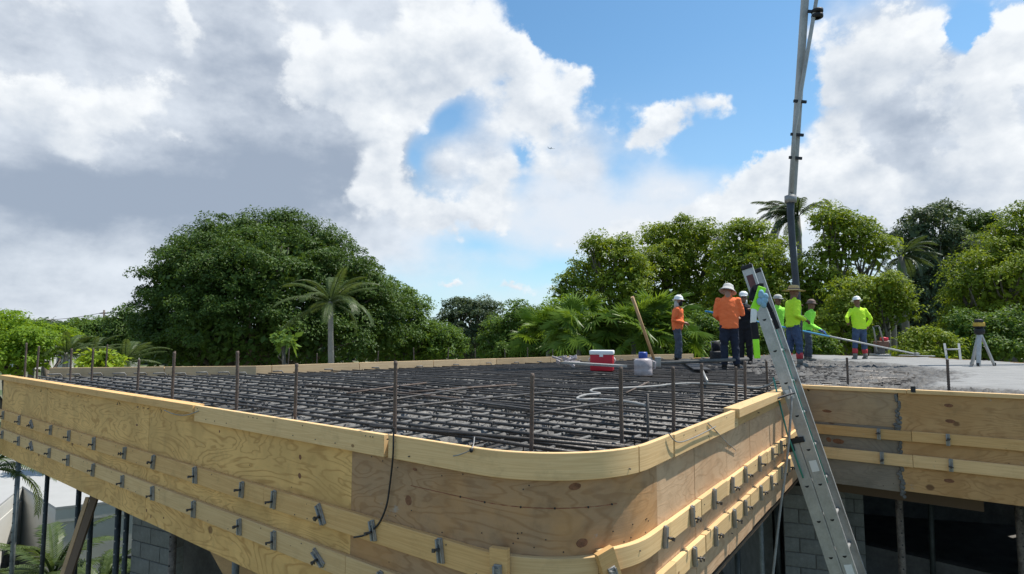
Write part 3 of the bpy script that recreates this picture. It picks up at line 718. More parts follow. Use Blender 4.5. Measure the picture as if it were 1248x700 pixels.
def deck_z(x, y):
    c = inside(np.array([x]), np.array([y]), CONC)[0]
    return ZT - (.03 if c else .05)
# solid deck under the sheet (keeps the storey below dark)
def plate(name, pts, z0, z1, mat, kind='structure'):
    bm = bmesh.new(); vs = [bm.verts.new((p[0], p[1], z1)) for p in pts]; f = bm.faces.new(vs)
    r = bmesh.ops.extrude_face_region(bm, geom=[f]); 
    for v in [g for g in r['geom'] if isinstance(g, bmesh.types.BMVert)]: v.co.z = z0
    bmesh.ops.recalc_face_normals(bm, faces=bm.faces[:]); me = bpy.data.meshes.new(name); bm.to_mesh(me); bm.free()
    return tag(link(name, me, None, mat), kind=kind)
d_, _, _ = 0, 0, 0
inner = [(p.x, p.y) for p in ([A + Vector((.25, .0))] + [q + (cen - q).normalized() * .06 for q in arc] + [CI + Vector((-.02, .06)), WE + Vector((.05, .08)), Vector((WE.x + 4.9, WE.y + 1.6)), RD + Vector((-.1, 0)), RC + Vector((-.1, 0)), RB + Vector((-.1, -.05))] + [q + Vector((.06, -.08)) for q in rear[::-1]])]
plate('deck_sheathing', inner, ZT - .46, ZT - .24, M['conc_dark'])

# ------------------------------------------------------------------ rebar mat
RM = thing('rebar_mat', 'dark steel rebar grid laid over the whole near deck with upright bars round its edge', 'rebar mat')
reb_poly = np.array([(p.x, p.y) for p in [A] + arc + [CI] + [WING.pos(.15)] + [xy(at_h(x_, y_, HK)) for x_, y_ in ((1000, 470.5), (1060, 468), (1110, 466), (1128, 456), (1085, 447.5), (1010, 442.5), (930, 439), (866, 435.5))]] + [(p.x, p.y) for p in rear[-3::-1]])
def runs(p0, d, L, step=.05):
    n = int(L / step); X = p0.x + d.x * step * np.arange(n); Y = p0.y + d.y * step * np.arange(n)
    ok = inside(X, Y, reb_poly) & (dist_edge(X, Y, reb_poly)[0] > .055); out = []; st = None
    for i in range(n + 1):
        v = i < n and ok[i]
        if v and st is None: st = i
        if not v and st is not None:
            if i - st > 8: out.append((st * step, (i - 1) * step))
            st = None
    return out
def bar_pts(p0, d, a, b, z, rnd, hook=False):
    n = max(2, int((b - a) / .9)); pts = []; nd = Vector((-d.y, d.x)); ph = rnd.uniform(0, 6); ph2 = rnd.uniform(0, 6)
    for i in range(n + 1):
        s = a + (b - a) * i / n; off = .034 * math.sin(s * .9 + ph) + rnd.uniform(-.012, .012); dz = .007 * math.sin(s * 1.9 + ph2)
        q = p0 + d * s + nd * off; pts.append((q.x, q.y, z + dz))
    if hook:
        e = pts[-1]; k = (d.x, d.y)
        pts += [(e[0] + k[0] * .03, e[1] + k[1] * .03, e[2] + .03), (e[0], e[1], e[2] + .065), (e[0] - k[0] * .18, e[1] - k[1] * .18, e[2] + .065)]
    return pts
rnd = random.Random(5)
perpL = Vector((-dL.y, dL.x)); perpR = Vector((-dR.y, dR.x))
if perpL.y < 0: perpL = -perpL
cnt = 0; low = MB()
# along the left face: top layer first (they run left-right in the picture)
off = .10
while off < 17:
    p0 = A + perpL * off - dL * 6
    for (a, b) in runs(p0, dL, 26):
        dist = off
        seg = 6 if dist < 5 else 5
        MB().tube(bar_pts(p0, dL, a, b, ZT - .035 - rnd.uniform(0, .008), rnd), .0138, seg).build('rebar', M['rebar'], RM); cnt += 1
    off += rnd.uniform(.20, .285)
off = .08
pL = -perpR if perpR.x > 0 else perpR
while off < 16:
    p0 = CI + pL * off - dR * 10
    for (a, b) in runs(p0, dR, 30):
        if cnt < 255 :
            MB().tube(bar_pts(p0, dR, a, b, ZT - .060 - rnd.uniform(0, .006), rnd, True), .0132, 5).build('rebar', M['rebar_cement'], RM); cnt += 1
        else: low.tube(bar_pts(p0, dR, a, b, ZT - .058, rnd, True), .0105, 5)
    off += rnd.uniform(.20, .28)
off = .17
while off < 17:                                      # lower layer, one part
    p0 = A + perpL * off - dL * 6
    for (a, b) in runs(p0, dL, 26): low.tube(bar_pts(p0, dL, a, b, ZT - .13, rnd), .0105, 4)
    off += .31
off = .15
while off < 16:
    p0 = CI + pL * off - dR * 10
    for (a, b) in runs(p0, dR, 30): low.tube(bar_pts(p0, dR, a, b, ZT - .148, rnd), .0105, 4)
    off += .31
# chairs (short upright spacers) and tie wires
for i in range(900):
    r = rnd.uniform(0, 1) ** .6 * 11 + 3.2; an = R(rnd.uniform(-46, 32)); x, y = r * math.sin(an), r * math.cos(an)
    if inside(np.array([x]), np.array([y]), reb_poly)[0] and dist_edge(np.array([x]), np.array([y]), reb_poly)[0][0] > .15:
        low.tube([(x, y, ZT - .165), (x + rnd.uniform(-.02, .02), y, ZT - .04)], .006, 4)
        low.box((x + .02, y, ZT - .03), (.012, .012, .03), Matrix.Rotation(rnd.uniform(0, 3), 3, 'Z'))
lo = low.build('lower_layer', M['rebar'], RM); lo['kind'] = 'stuff'
for i in range(16):                                  # loose lap bars lying across the mat
    a_ = at_h(rnd.uniform(330, 880), rnd.uniform(455, 525), HK + .0); d_ = (dL if i % 3 else dR).copy(); d_.rotate(Matrix.Rotation(rnd.uniform(-.25, .25), 2)); e_ = Vector((a_.x, a_.y)) + d_ * rnd.uniform(1.2, 3.2)
    if inside(np.array([a_.x, e_.x]), np.array([a_.y, e_.y]), reb_poly).all(): MB().tube([(a_.x, a_.y, ZT - .012), ((a_.x + e_.x) / 2, (a_.y + e_.y) / 2, ZT - .008), (e_.x, e_.y, ZT - .012)], .0125, 5).build('rebar', M['rebar_rust'] if i % 2 else M['rebar'], RM)
UP = [(30, 418, 459), (45, 422, 461), (86, 425, 462), (112, 425, 464), (167, 438, 476), (210, 429, 487), (288, 428, 497), (360, 443, 512.5), (481, 440, 527.5), (647, 455, 545),
      (759, 447, 540), (820, 447, 523), (856, 443, 508), (897, 447, 494), (909, 440, 490), (935, 440, 476), (1033, 436, 470.5), (1157, 438, 476)]
UPR = [(133, 420, 453), (215, 428, 450), (353, 424, 446), (388, 431, 444.5), (461, 428, 442), (506, 424, 441), (546, 424, 440), (580, 425, 439), (616, 426, 438), (643, 424, 437), (673, 426, 437)]
def ribbed(a, b, r, lean):
    n = 34; pts = []; rs = []
    for i in range(n + 1):
        f = i / n; pts.append(Vector(a).lerp(Vector(b), f) + Vector((lean * math.sin(f * 3), 0, 0))); rs.append(r * (1.14 if i % 2 else .92))
    return MB().tube(pts, rs, 7)
for i, (x, yt, yb) in enumerate(UP):
    b = at_h(x, yb, HK + .03); d = ray(x, yt); zt = ZC + d.z * (b.y / d.y)
    r = .013 if 300 < x < 900 else .0145
    if x > 1100: r = .016
    ribbed((b.x, b.y, ZT - .2), (b.x + rnd.uniform(-.012, .012), b.y, zt), r, rnd.uniform(-.006, .006)).build('upright_bar', M['rebar_rust'], RM)
for i, (x, yt, yb) in enumerate(UPR):
    b = at_h(x, yb, HK + .02); b.y -= .12; d = ray(x, yt); zt = ZC + d.z * (b.y / d.y)
    ribbed((b.x, b.y, ZT - .3), (b.x + rnd.uniform(-.03, .03), b.y, zt), .013, 0).build('upright_bar', M['rebar_rust'], RM)
b = at_h(790, 536, HK + .05); t = at_y(789, 480, b.y)
MB().tube([(b.x - .05, b.y, b.z - .01), (b.x - .01, b.y, b.z), (b.x, b.y, b.z + .04), (t.x, b.y, t.z)], .0105, 6).build('bent_bar', M['rebar'], RM)
b = at_h(1113, 478, HK); MB().box((b.x, b.y, b.z + .03), (.035, .035, .07)).build('upright_bar', M['black'], RM)

# ------------------------------------------------------------------ the aluminium ladder on the right face
def ladder():
    base_n = Vector((dR.y, -dR.x, 0)); r = Vector((dR.x, dR.y, 0))                  # outward from the face, along the face
    lean = math.tan(R(16.0)); up = (Vector((0, 0, 1)) - base_n * lean).normalized(); nn = up.cross(r); 
    if nn.dot(base_n) < 0: nn = -nn                                               # climbing side
    cp = at_y(959, 470, 6.95)                                                      # near rail centre beside the top board
    L = thing('ladder', 'aluminium extension ladder leaning on the deck edge at the inner corner', 'ladder', (0, 0, 0))
    top = (at_y(919, 321, 6.95).z - cp.z) / up.z
    gl = -cp.z / up.z
    wid, dep, sp = .52, .128, .375
    fo = cp; bo = cp - nn * .136 - r * .012
    def rail(o, s0, s1, side):
        mb = MB(); a = o + r * (0 if side < 0 else wid)
        rot = Matrix((nn, r, up)).transposed()
        c = a + up * ((s0 + s1) / 2); Ln = s1 - s0
        mb.box(c, (dep, .006, Ln), rot)
        for k in (-1, 1): mb.box(c + nn * k * (dep / 2 - .004) - r * side * .019, (.008, .032, Ln - .004), rot)
        for k in (-.32, .32): mb.box(c + nn * dep * k + r * side * .004, (.006, .004, Ln - .01), rot)
        return mb.build('rail', M['alu'], L)
    bt = (at_y(978, 540, 6.7).z - cp.z) / up.z
    for side in (-1, 1): rail(fo, gl + 1.2, top, side); rail(bo, gl + .05, bt, side)
    def rungs(o, s0, s1, ph):
        s = ph
        while s < s1:
            if s > s0:
                a = o + up * s
                mb = MB(); mb.tube([a - r * .005, a + r * (wid + .005)], .019, 10); mb.build('rung', M['alu'], L)
                k = MB()
                seg = [a - r * .0065 + nn * (.021 * math.cos(t_)) + up * (-.021 * math.sin(t_) + .005) for t_ in [math.pi * i / 8 for i in range(9)]]
                seg2 = [q + r * .004 for q in seg]
                k.add(seg + seg2, [tuple(range(9)), tuple(range(17, 8, -1))] + [(i, (i + 1) % 9, (i + 1) % 9 + 9, i + 9) for i in range(9)])
                k.build('rung_end', M['black'], L)
            s += sp
    ph = ((at_y(920, 351, 6.95).z - cp.z) / up.z) % sp
    rungs(fo, gl + 1.3, top - .05, ph - 40 * sp); rungs(bo, gl + .2, bt - .1, ph - 40 * sp)
    rot = Matrix((nn, r, up)).transposed()
    for side in (0, wid): MB().box(fo + up * (top - .02) + r * side, (dep * 1.02, .03, .05), rot, bev=.01).build('rail_cap', M['black'], L)
    mb = MB()
    for side in (-.012, wid + .012):
        mb.box(bo + up * (bt + .02) + r * side + nn * .05, (.16, .03, .06), rot, bev=.008); mb.box(bo + up * (bt - .04) + r * side - nn * .03, (.07, .04, .10), rot, bev=.01)
    mb.build('rung_lock', M['black'], L)
    for side in (0, wid): MB().box(bo + up * (gl + .05) + r * side, (.16, .06, .1), rot, bev=.01).build('ladder_foot', M['black'], L)
    for (u_, h_) in ((top - .2, .16), (top - 1.55, .1), (-.9, .12), (-2.0, .14)): MB().box(fo + up * u_ - r * .0045, (dep * .6, .003, h_), rot).build('label', M['label'] if u_ > 0 else M['white'], L)
    # rope
    rp = [fo + up * (top - .25) + r * .07 + nn * .075, fo + up * (top - 1.0) + r * .06 + nn * .078, fo + up * (-.2) + r * .05 + nn * .072, fo + up * (-1.1) + r * .04 + nn * .07]
    MB().tube(rp, .006, 5).build('rope', simple('green rope', (.06, .28, .22), .8), L)
    rp = [fo - r * .06 - nn * .10 + up * .12, fo - r * .05 - nn * .15 - up * .5, fo - r * .05 - nn * .14 - up * 1.0]
    MB().tube(rp, .010, 5).build('rope', bpy.data.materials['green rope'], L)
    # dangling hi-vis strap, black sleeve and rag
    S = thing('safety_strap', 'black strap with neon green bands hanging from the top of the ladder', 'strap', (0, 0, 0))
    def ribbon(pts, w, name, mat, par, thick=.03):
        mb = MB()
        for (a, b) in zip(pts, pts[1:]): mb.bar(a, b, w, thick, up=(0, 1, 0), bev=.008)
        return mb.build(name, mat, par)
    Y0 = 6.55
    ribbon([at_y(929, 350, Y0), at_y(924, 366, Y0), at_y(919, 378, Y0)], .085, 'neon_band', M['neon'], S)
    ribbon([at_y(919, 376, Y0), at_y(918, 394, Y0)], .06, 'white_end', M['white'], S)
    ribbon([at_y(918.5, 392, Y0 + .01), at_y(921, 414, Y0 + .01)], .068, 'sleeve', M['blk_cloth'], S, .05)
    ribbon([at_y(921, 413, Y0), at_y(923, 437, Y0)], .062, 'neon_band', M['neon'], S)
    ribbon([at_y(929, 349, Y0 + .02), at_y(919, 352, Y0 + .25), at_y(916, 366, Y0 + .2)], .07, 'sleeve', M['blk_cloth'], S, .04)
    ribbon([at_y(932, 364, Y0 - .02), at_y(940, 380, Y0 - .02), at_y(948, 401, Y0 - .02)], .045, 'sleeve', M['blk_cloth'], S, .02)
    g = MB()
    for i in range(9): p = at_y(929 + rnd.uniform(-4, 5), 366 + rnd.uniform(-9, 7), Y0 - .03); g.ell(p, (.03, .025, .04), seg=8)
    tag(g.build('rag', M['rag']), 'light blue rag tied round the top of the ladder', 'rag')
ladder()

# ------------------------------------------------------------------ hoses, straps and wires on the deck
pts = [at_h(x, y, HK + .0) for x, y in [(786, 494), (762, 489.5), (731, 487), (708, 487.3), (704, 485), (714, 481.5), (731, 480), (722, 478), (720, 476), (729, 474), (762, 473), (800, 470.7), (819, 468.5), (845, 467.5), (885, 469), (920, 473)]]
pts += [at_y(936, 470, 7.2), at_y(947, 464.5, 7.1), at_y(957, 467, 7.0), at_y(963.5, 477, 6.9), at_y(964, 500, 6.8), at_y(959, 560, 6.75), at_y(951, 620, 6.7), at_y(942, 700, 6.65), at_y(930, 800, 6.6), Vector((2.9, 6.3, .02)), Vector((2.0, 5.4, .03))]
wire(pts, .0135, 'hose', 'pale grey hose snaking over the rebar and down past the ladder', 'hose', M['hose'], 9)
pts = [facept(480, 527, .05) + Vector((0, 0, .03)), facept(480, 532, .05), facept(478, 556, .052), facept(476.5, 590, .025), facept(471, 618, .03), facept(461, 640, .05), facept(446, 652, .062), facept(432, 655, .064)]
wire(pts, .0065, 'cable', 'black corrugated cable hanging down the yellow formwork from an upright bar', 'cable', M['black'])
pts = [facept(578, 541, .0) + Vector((0, .05, .03)), facept(574, 547, .05), facept(562, 554, .055), facept(551, 556, .055)]
wire(pts, .0035, 'tie_wire', 'thin steel tie wire curling over the corner edge board', 'tie wire', M['steel'])
g = MB(); p = facept(573, 549, .055); g.ell(p, (.012, .012, .014), seg=8); tag(g.build('wire_knot', M['black']), 'small black knot on the corner edge board below the curled tie wire', 'knot')
pts = [facept(243, 501, .05), facept(228, 506, .07), facept(213, 505, .07), facept(200, 500, .066)]
wire(pts, .004, 'tie_wire', 'loose pale wire drooping under the first splice of the left edge board', 'tie wire', M['hose'])
pts = [facept(815, 528, .05), facept(826, 539, .06), facept(846, 533, .055), facept(872, 520, .06)]
wire(pts, .004, 'tie_wire', 'wavy steel wire lying across the right edge boards', 'tie wire', M['steel'])
pts = [facept(862, 516, .05), facept(872, 525, .05), facept(885, 538, .02), facept(897, 549, .012)]
wire(pts, .004, 'tie_wire', 'straight steel wire slanting down the pinkish plywood of the right face', 'tie wire', M['steel'])
pts = [at_y(931, 484, 6.75), at_y(940, 487.5, 6.7), at_y(955, 483, 6.75), at_y(968, 479, 6.85)]
wire(pts, .012, 'strap', 'black strap stretched over the raised edge board beside the ladder', 'strap', M['black'])

# ------------------------------------------------------------------ shores, braces and walls of the storey below
def post(x, y, Y, z1, r, mat, label, lean=0.0, holes=True):
    Y = (MAIN.pos(MAIN.at_px(x, 1.9)).y + .42 + (Y % 1.0) * .25) if x < 300 else Y; p = at_y(x, y, Y); T = thing('shoring_post', label, 'post', (p.x, p.y, 0), 0, 'steel shoring posts under the formwork')
    mb = MB(); mb.tube([(0, 0, .02), (lean * .55, 0, z1 * .55)], r, 12); mb.build('outer_tube', mat, T)
    mb = MB(); mb.tube([(lean * .55, 0, z1 * .5), (lean, 0, z1 - .012)], r * .84, 12); mb.build('inner_tube', mat, T)
    mb = MB(); mb.lathe([(r * .9, -.05), (r * 1.5, -.04), (r * 1.5, .04), (r * .9, .05)], (lean * .55, 0, z1 * .55), 12); mb.build('collar', M['post_dark'], T)
    for z in (.006, z1 - .006):
        mb = MB(); mb.box((lean if z > 1 else 0, 0, z), (.16, .16, .012)); mb.build('end_plate', mat, T)
    if holes:
        mb = MB()
        for i in range(14):
            z = z1 * .58 + i * .15
            if z < z1 - .1: mb.tube([(lean * z / z1 - r * .2, -r * .80, z), (lean * z / z1 - r * .2, -r * .88, z)], .011, 6)
        h = mb.build('pin_hole', M['hose'] if mat is M['post_dark'] else M['black'], T); h['kind'] = 'stuff'
    return T
zb = ZC - H_BOT - .03
post(19, 620, 8.9, zb, .042, M['post_grey'], 'grey painted steel post at the far left, leftmost under the formwork', -.0)
post(55.5, 620, 8.6, zb, .035, M['post_dark'], 'black steel post with pale pin holes in front of the white house corner')
post(94, 640, 7.9, zb, .038, M['post_dark'], 'dark green steel post just left of the slanting timber brace')
post(109, 670, 9.4, zb, .035, M['post_dark'], 'thin dark steel post behind the slanting timber brace')
post(142.5, 660, 7.4, zb, .040, M['post_dark'], 'thick black steel post left of the block column')
post(153, 660, 7.7, zb, .035, M['post_dark'], 'slim black steel post touching the block column')
post(210, 680, 6.9, zb, .045, M['post_splash'], 'concrete splashed post right of the block column')
post(287, 696, 5.9, zb, .04, M['post_grey'], 'blue grey post under the left formwork beside the plywood offcut', 0, False)
post(1097, 640, 8.1, ZC - 1.85, .052, M['post_splash'], 'concrete splashed post under the sheet joint of the far wing')
post(1128, 640, 9.2, ZC - 1.85, .045, M['post_dark'], 'dark slim post in the black opening under the far wing', .1, False)
post(1243, 640, 7.6, ZC - 1.85, .052, M['post_splash'], 'rusty splashed post at the right edge of the photo')
post(928, 660, 8.3, ZC - 1.9, .035, M['post_grey'], 'pale grey post under the right face, left of the hanging hose', 0, False)
post(899, 690, 7.2, ZC - 1.9, .04, M['post_dark'], 'black post under the right face nearest the rounded corner', 0, False)
post(948, 660, 9.0, ZC - 1.9, .04, M['post_dark'], 'black post under the inner corner behind the hanging hose', 0, False)
# slanting timber brace
a = at_y(117, 602, 8.0); b = at_y(84, 700, 7.6); d = (b - a).normalized(); b2 = a + d * (a.z / -d.z) * .98
me = MB(); me.bar(a + d * -.1, b2, .09, .04, up=(0, 1, 0)); o = me.build('timber_brace', M['board_dark']); tag(o, 'slanting brown timber brace under the left formwork', 'brace')
me = MB(); me.bar(at_y(107, 606, 8.05), at_y(76, 700, 7.7), .05, .02, up=(0, 1, 0)); tag(me.build('timber_batten', M['board_rear'] if False else M['handle']), 'pale timber batten leaning beside the brown brace', 'batten')
# small timber under soffit
c = at_y(290, 693, 6.1); me = MB(); me.add([(c.x - .35, c.y, c.z + .28), (c.x + .25, c.y, c.z + .05), (c.x + .1, c.y, c.z - .45), (c.x - .35, c.y + .02, c.z + .28), (c.x + .25, c.y + .02, c.z + .05), (c.x + .1, c.y + .02, c.z - .45)],
    [(0, 1, 2), (5, 4, 3), (0, 3, 4, 1), (1, 4, 5, 2), (2, 5, 3, 0)]); tag(me.build('plywood_offcut', M['handle']), 'triangular plywood offcut under the left formwork', 'offcut')
BLK = None
def block_wall(name, label, origin, d, ncol, z0, z1, bl=.4, bh=.2, th=.19, cat='wall'):
    T = thing(name, label, cat, (origin.x, origin.y, z0), math.atan2(d.y, d.x))
    mb = MB(); mb.box((ncol * bl / 2, th / 2 + .006, (z1 - z0) / 2), (ncol * bl - .012, th - .012, z1 - z0 - .002)); mb.build('mortar', M['conc_dark'], T)
    nrow = int((z1 - z0) / bh); full = MB().box((0, 0, 0), (bl - .012, th, bh - .012), bev=.005).mesh('block', M['cmu']); half = MB().box((0, 0, 0), (bl / 2 - .012, th, bh - .012), bev=.005).mesh('block', M['cmu'])
    for r_ in range(nrow):
        x = 0.0; i = 0
        while x < ncol * bl - .01:
            hf = (r_ % 2 and (i == 0)) or (ncol * bl - x < bl - .05)
            w = bl / 2 if hf else bl; o = link('block', half if hf else full, T); o.location = (x + w / 2, th / 2, (r_ + .5) * bh); x += w; i += 1
            o.rotation_euler = (0, 0, rnd.uniform(-.006, .006))
    return T
p = at_y(160, 660, 8.15); q = at_y(231, 690, 7.6)
block_wall('block_column', 'grey concrete block column under the left formwork', Vector((p.x, p.y)), (Vector((q.x, q.y)) - Vector((p.x, p.y))).normalized(), 2, 1.2, ZC - 1.98, .4, .2)
p = at_y(955, 640, 8.9); block_wall('block_wall', 'grey concrete block wall behind the ladder under the inner corner', Vector((p.x, p.y)), Vector((.93, -.36)), 2, 2.6, ZC - 2.12, .4, .2)
p = at_y(1030, 640, 9.4); block_wall('block_pier', 'narrow pale block pier right of the ladder under the far wing', Vector((p.x, p.y)), Vector((.93, -.36)), 1, 2.6, ZC - 2.0, .26, .2)
# beams under the wing and the low wall seen through the opening
T = thing('timber_beam', 'dark brown timber beam under the near end of the wing formwork', 'beam')
a = WING.pos(.2) - WING.nor(.3) * .55; b = WING.pos(1.9) - WING.nor(.3) * .55
mb = MB(); mb.bar((a.x, a.y, ZC - 1.95), (b.x, b.y, ZC - 1.95), .1, .24); mb.build('beam', M['board_dark'], T)
a = at_y(1050, 667, 10.6); b = at_y(1245, 700, 9.1); mb = MB(); mb.bar((a.x, a.y, a.z), (b.x, b.y, a.z - .02), .2, .16); 
mb2 = mb.bar((a.x, a.y + .05, a.z - .7), (b.x, b.y + .05, a.z - .7), .12, 1.2); tag(mb2.build('parapet_wall', M['conc_dark']), 'low grey concrete sill inside the dark opening under the wing', 'low wall')
# floor and back walls of the lower storey
fl = [(-1.5, 7.2), (.9, 4.3), (3.6, 8.2), (5.4, 7.3), (9.5, 4.6), (13, 6.5), (12.4, 15), (11, 20), (3, 17.8), (-3.5, 12)]
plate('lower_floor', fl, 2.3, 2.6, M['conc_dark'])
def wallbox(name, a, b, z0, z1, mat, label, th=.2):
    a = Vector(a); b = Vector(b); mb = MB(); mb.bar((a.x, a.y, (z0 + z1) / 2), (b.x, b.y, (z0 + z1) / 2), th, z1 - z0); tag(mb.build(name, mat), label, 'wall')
wallbox('added_back_wall', (4.6, 17.0), (12.5, 14.6), 2.6, ZT - .47, M['conc_dark'], 'added rear wall that keeps the storey below the deck dark')  # added at the rear so the open side lets no light in
wallbox('added_side_wall', (12.6, 14.4), (13.0, 6.7), 2.6, ZT - .47, M['conc_dark'], 'added side wall that keeps the storey below the wing dark')  # added to close the right side and keep the interior dark
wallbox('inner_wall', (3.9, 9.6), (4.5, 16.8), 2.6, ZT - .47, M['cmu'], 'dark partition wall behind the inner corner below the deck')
p_, q_ = at_y(219, 690, 9.0), at_y(345, 690, 8.2); wallbox('dark_gap_backing', (p_.x, p_.y), (q_.x, q_.y), 0, ZT - .47, M['conc_dark'], 'added dark backing that darkens the gap right of the block column below the left formwork')  # dark sheet added so the gap beside the column reads dark
wallbox('light_block_wall', (WE.x + .1, WE.y + .3), (13.9, 5.9), 0, ZT - .47, M['cmu'], 'unseen wall added past the wing end to keep light out of the storey below')  # out of view, added to block light entering under the wing
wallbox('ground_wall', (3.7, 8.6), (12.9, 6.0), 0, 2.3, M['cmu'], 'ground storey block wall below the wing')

# ------------------------------------------------------------------ white house at the lower left
def house():
    c = at_y(68, 620, 13.2); H = thing('white_house', 'low white flat roofed house seen through the posts at lower left', 'house', (c.x, c.y, 0))
    zt = c.z
    Hh = ZC - zt
    def q(x, y): p = at_h(x, y, Hh); return (p.x - c.x, p.y - c.y)
    P1 = q(28, 594); P2 = q(-40, 650); Pr = q(150, 611); dv = Vector((Pr[0], Pr[1])).normalized(); P4 = (dv.x * 8, dv.y * 8); nv = Vector((-dv.y, dv.x))
    foot = [(0, 0), P4, (P4[0] + nv.x * 9, P4[1] + nv.y * 9), (P1[0] - 6, P1[1] + 6), (P2[0] - 4, P2[1] + 1), P2, P1]
    def prism(name, pts, z0, z1, mat, par):
        n = len(pts); mb = MB(); mb.add([(x, y, z0) for x, y in pts] + [(x, y, z1) for x, y in pts], [tuple(range(n))[::-1], tuple(range(n, 2 * n))] + [(i, (i + 1) % n, n + (i + 1) % n, n + i) for i in range(n)]); return mb.build(name, mat, par)
    def grow(k):
        cx = sum(p[0] for p in foot) / len(foot); cy = sum(p[1] for p in foot) / len(foot); return [(cx + (x - cx) * k, cy + (y - cy) * k) for x, y in foot]
    prism('wall', grow(.992), 0, zt - .30, M['stucco'], H); prism('fascia', foot, zt - .30, zt - .02, M['stucco'], H); prism('roof', grow(1.004), zt - .02, zt + .03, M['roofwhite'], H)
    for k, w in ((1.3, 1.1), (4.2, 1.5)):
        f = [(dv.x * (k + a_ * w) - nv.x * o_, dv.y * (k + a_ * w) - nv.y * o_) for a_, o_ in ((0, -.1), (1, -.1), (1, .02), (0, .02))]
        o = prism('window', f, zt - 2.3, zt - 1.2, M['glass'], H)
        prism('sill', [(dv.x * (k - .05 + a_ * (w + .1)) - nv.x * o_, dv.y * (k - .05 + a_ * (w + .1)) - nv.y * o_) for a_, o_ in ((0, -.05), (1, -.05), (1, .08), (0, .08))], zt - 2.38, zt - 2.3, M['white'], o)
    e1 = Vector((P1[0] - P2[0], P1[1] - P2[1])); L_ = e1.length; e1.normalize(); n1 = Vector((e1.y, -e1.x))
    for k in (.25, .6):
        prism('window', [(P2[0] + e1.x * (k * L_ + a_ * .7) + n1.x * o_, P2[1] + e1.y * (k * L_ + a_ * .7) + n1.y * o_) for a_, o_ in ((0, -.1), (1, -.1), (1, .03), (0, .03))], zt - 2.5, zt - 1.0, M['glass'], H)
    return H
house()
# far white buildings
def far_building(x0, x1, yt, Y, label, pitched=False):
    a = at_y(x0, yt, Y); b = at_y(x1, yt, Y); w = b.x - a.x
    T = thing('far_building', label, 'building', ((a.x + b.x) / 2, Y, 0))
    z = a.z; MB().box((0, 6, (z - .8) / 2), (w * .96, 11.5, z - .8)).build('wall', M['stucco'], T)
    if pitched:
        mb = MB(); mb.add([(-w / 2, 0, z - .8), (w / 2, 0, z - .8), (w / 2, 12, z - .8), (-w / 2, 12, z - .8), (-w * .38, 6, z + .0), (w * .38, 6, z)], [(0, 1, 5, 4), (1, 2, 5), (2, 3, 4, 5), (3, 0, 4), (3, 2, 1, 0)]); mb.build('roof', M['roofwhite'], T)
    else: MB().box((0, 6, z - .4), (w, 12, .8)).build('roof', M['roofwhite'], T)
    for k in (-.25, .2): MB().box((w * k, .22, z - 2.4), (w * .16, .1, 1.1)).build('window', M['glass'], T)
far_building(14, 38, 387.5, 130, 'distant white building on the skyline at the far left', True)
far_building(68, 86, 407, 62, 'small pale building between the trees left of the utility pole')
# utility pole and wires
p = at_y(127, 378, 90); T = thing('utility_pole', 'dark utility pole with crossarm on the left skyline', 'pole', (p.x, 90, 0))
MB().tube([(0, 0, 0), (0, 0, p.z)], [.2, .13], 8).build('shaft', M['pole'], T); MB().box((0, 0, p.z - .5), (1.3, .12, .14)).build('crossarm', M['pole'], T)
MB().tube([(.28, 0, p.z - 1.9), (.28, 0, p.z - .9)], .24, 8).build('transformer', M['pole'], T)
p2 = p
for k, (yl, zoff, lab) in enumerate(((382, -.35, 'upper overhead wire crossing the left sky to the utility pole'), (389, -1.2, 'lower overhead wire crossing the left sky below the other'))):
    a = at_y(-60, yl, 70); b = Vector((p2.x, 89.9, p2.z + zoff)); c = Vector((p2.x + 45, 130, p2.z + zoff + .5))
    pts = [a.lerp(b, i / 12) + Vector((0, 0, -1.0 * 4 * (i / 12) * (1 - i / 12))) for i in range(13)] + [b.lerp(c, i / 6) for i in range(1, 7)]
    tag(MB().tube(pts, .035, 5).build('overhead_wire', M['wire']), lab, 'wire')
p = at_y(538, 394, 46); T = thing('concrete_pole', 'slim grey pole left of the dark bluish tree', 'pole', (p.x, 46, 0)); MB().tube([(0, 0, 0), (0, 0, p.z)], [.2, .13], 8).build('shaft', M['polegrey'], T); MB().box((0, 0, p.z - .1), (.3, .3, .2)).build('cap', M['polegrey'], T)
# airliner
p = at_y(672, 181, 3000); T = thing('airliner', 'tiny airliner high in the middle of the sky', 'airplane', p, R(-72))
MB().tube([(0, -19, 0), (0, -15, .0), (0, 12, 0), (0, 19, .6)], [.4, 2, 2, .5], 10).build('fuselage', M['plane'], T)
mb = MB(); mb.add([(0, 4, -.6), (17, -6, 1), (17, -8, 1), (0, -4, -.6), (-17, -6, 1), (-17, -8, 1), (0, 4, .2), (17, -6, 1.3), (17, -8, 1.3), (0, -4, .2), (-17, -6, 1.3), (-17, -8, 1.3)],
    [(0, 1, 2, 3), (0, 3, 5, 4), (6, 9, 8, 7), (6, 10, 11, 9), (0, 6, 7, 1), (1, 7, 8, 2), (2, 8, 9, 3), (3, 9, 11, 5), (5, 11, 10, 4), (4, 10, 6, 0)]); mb.build('wing', M['plane'], T)
mb = MB(); mb.add([(-.2, -14, 1), (.2, -14, 1), (.2, -19, 1), (-.2, -19, 1), (-.15, -18, 7), (.15, -18, 7), (.15, -20, 7), (-.15, -20, 7)], [(0, 1, 2, 3), (4, 7, 6, 5), (0, 4, 5, 1), (1, 5, 6, 2), (2, 6, 7, 3), (3, 7, 4, 0)]); mb.build('tail_fin', M['plane'], T)
for s in (-6, 6): MB().tube([(s, -3, -1.4), (s, 2, -1.4)], 1.1, 8).build('engine', M['plane'], T)

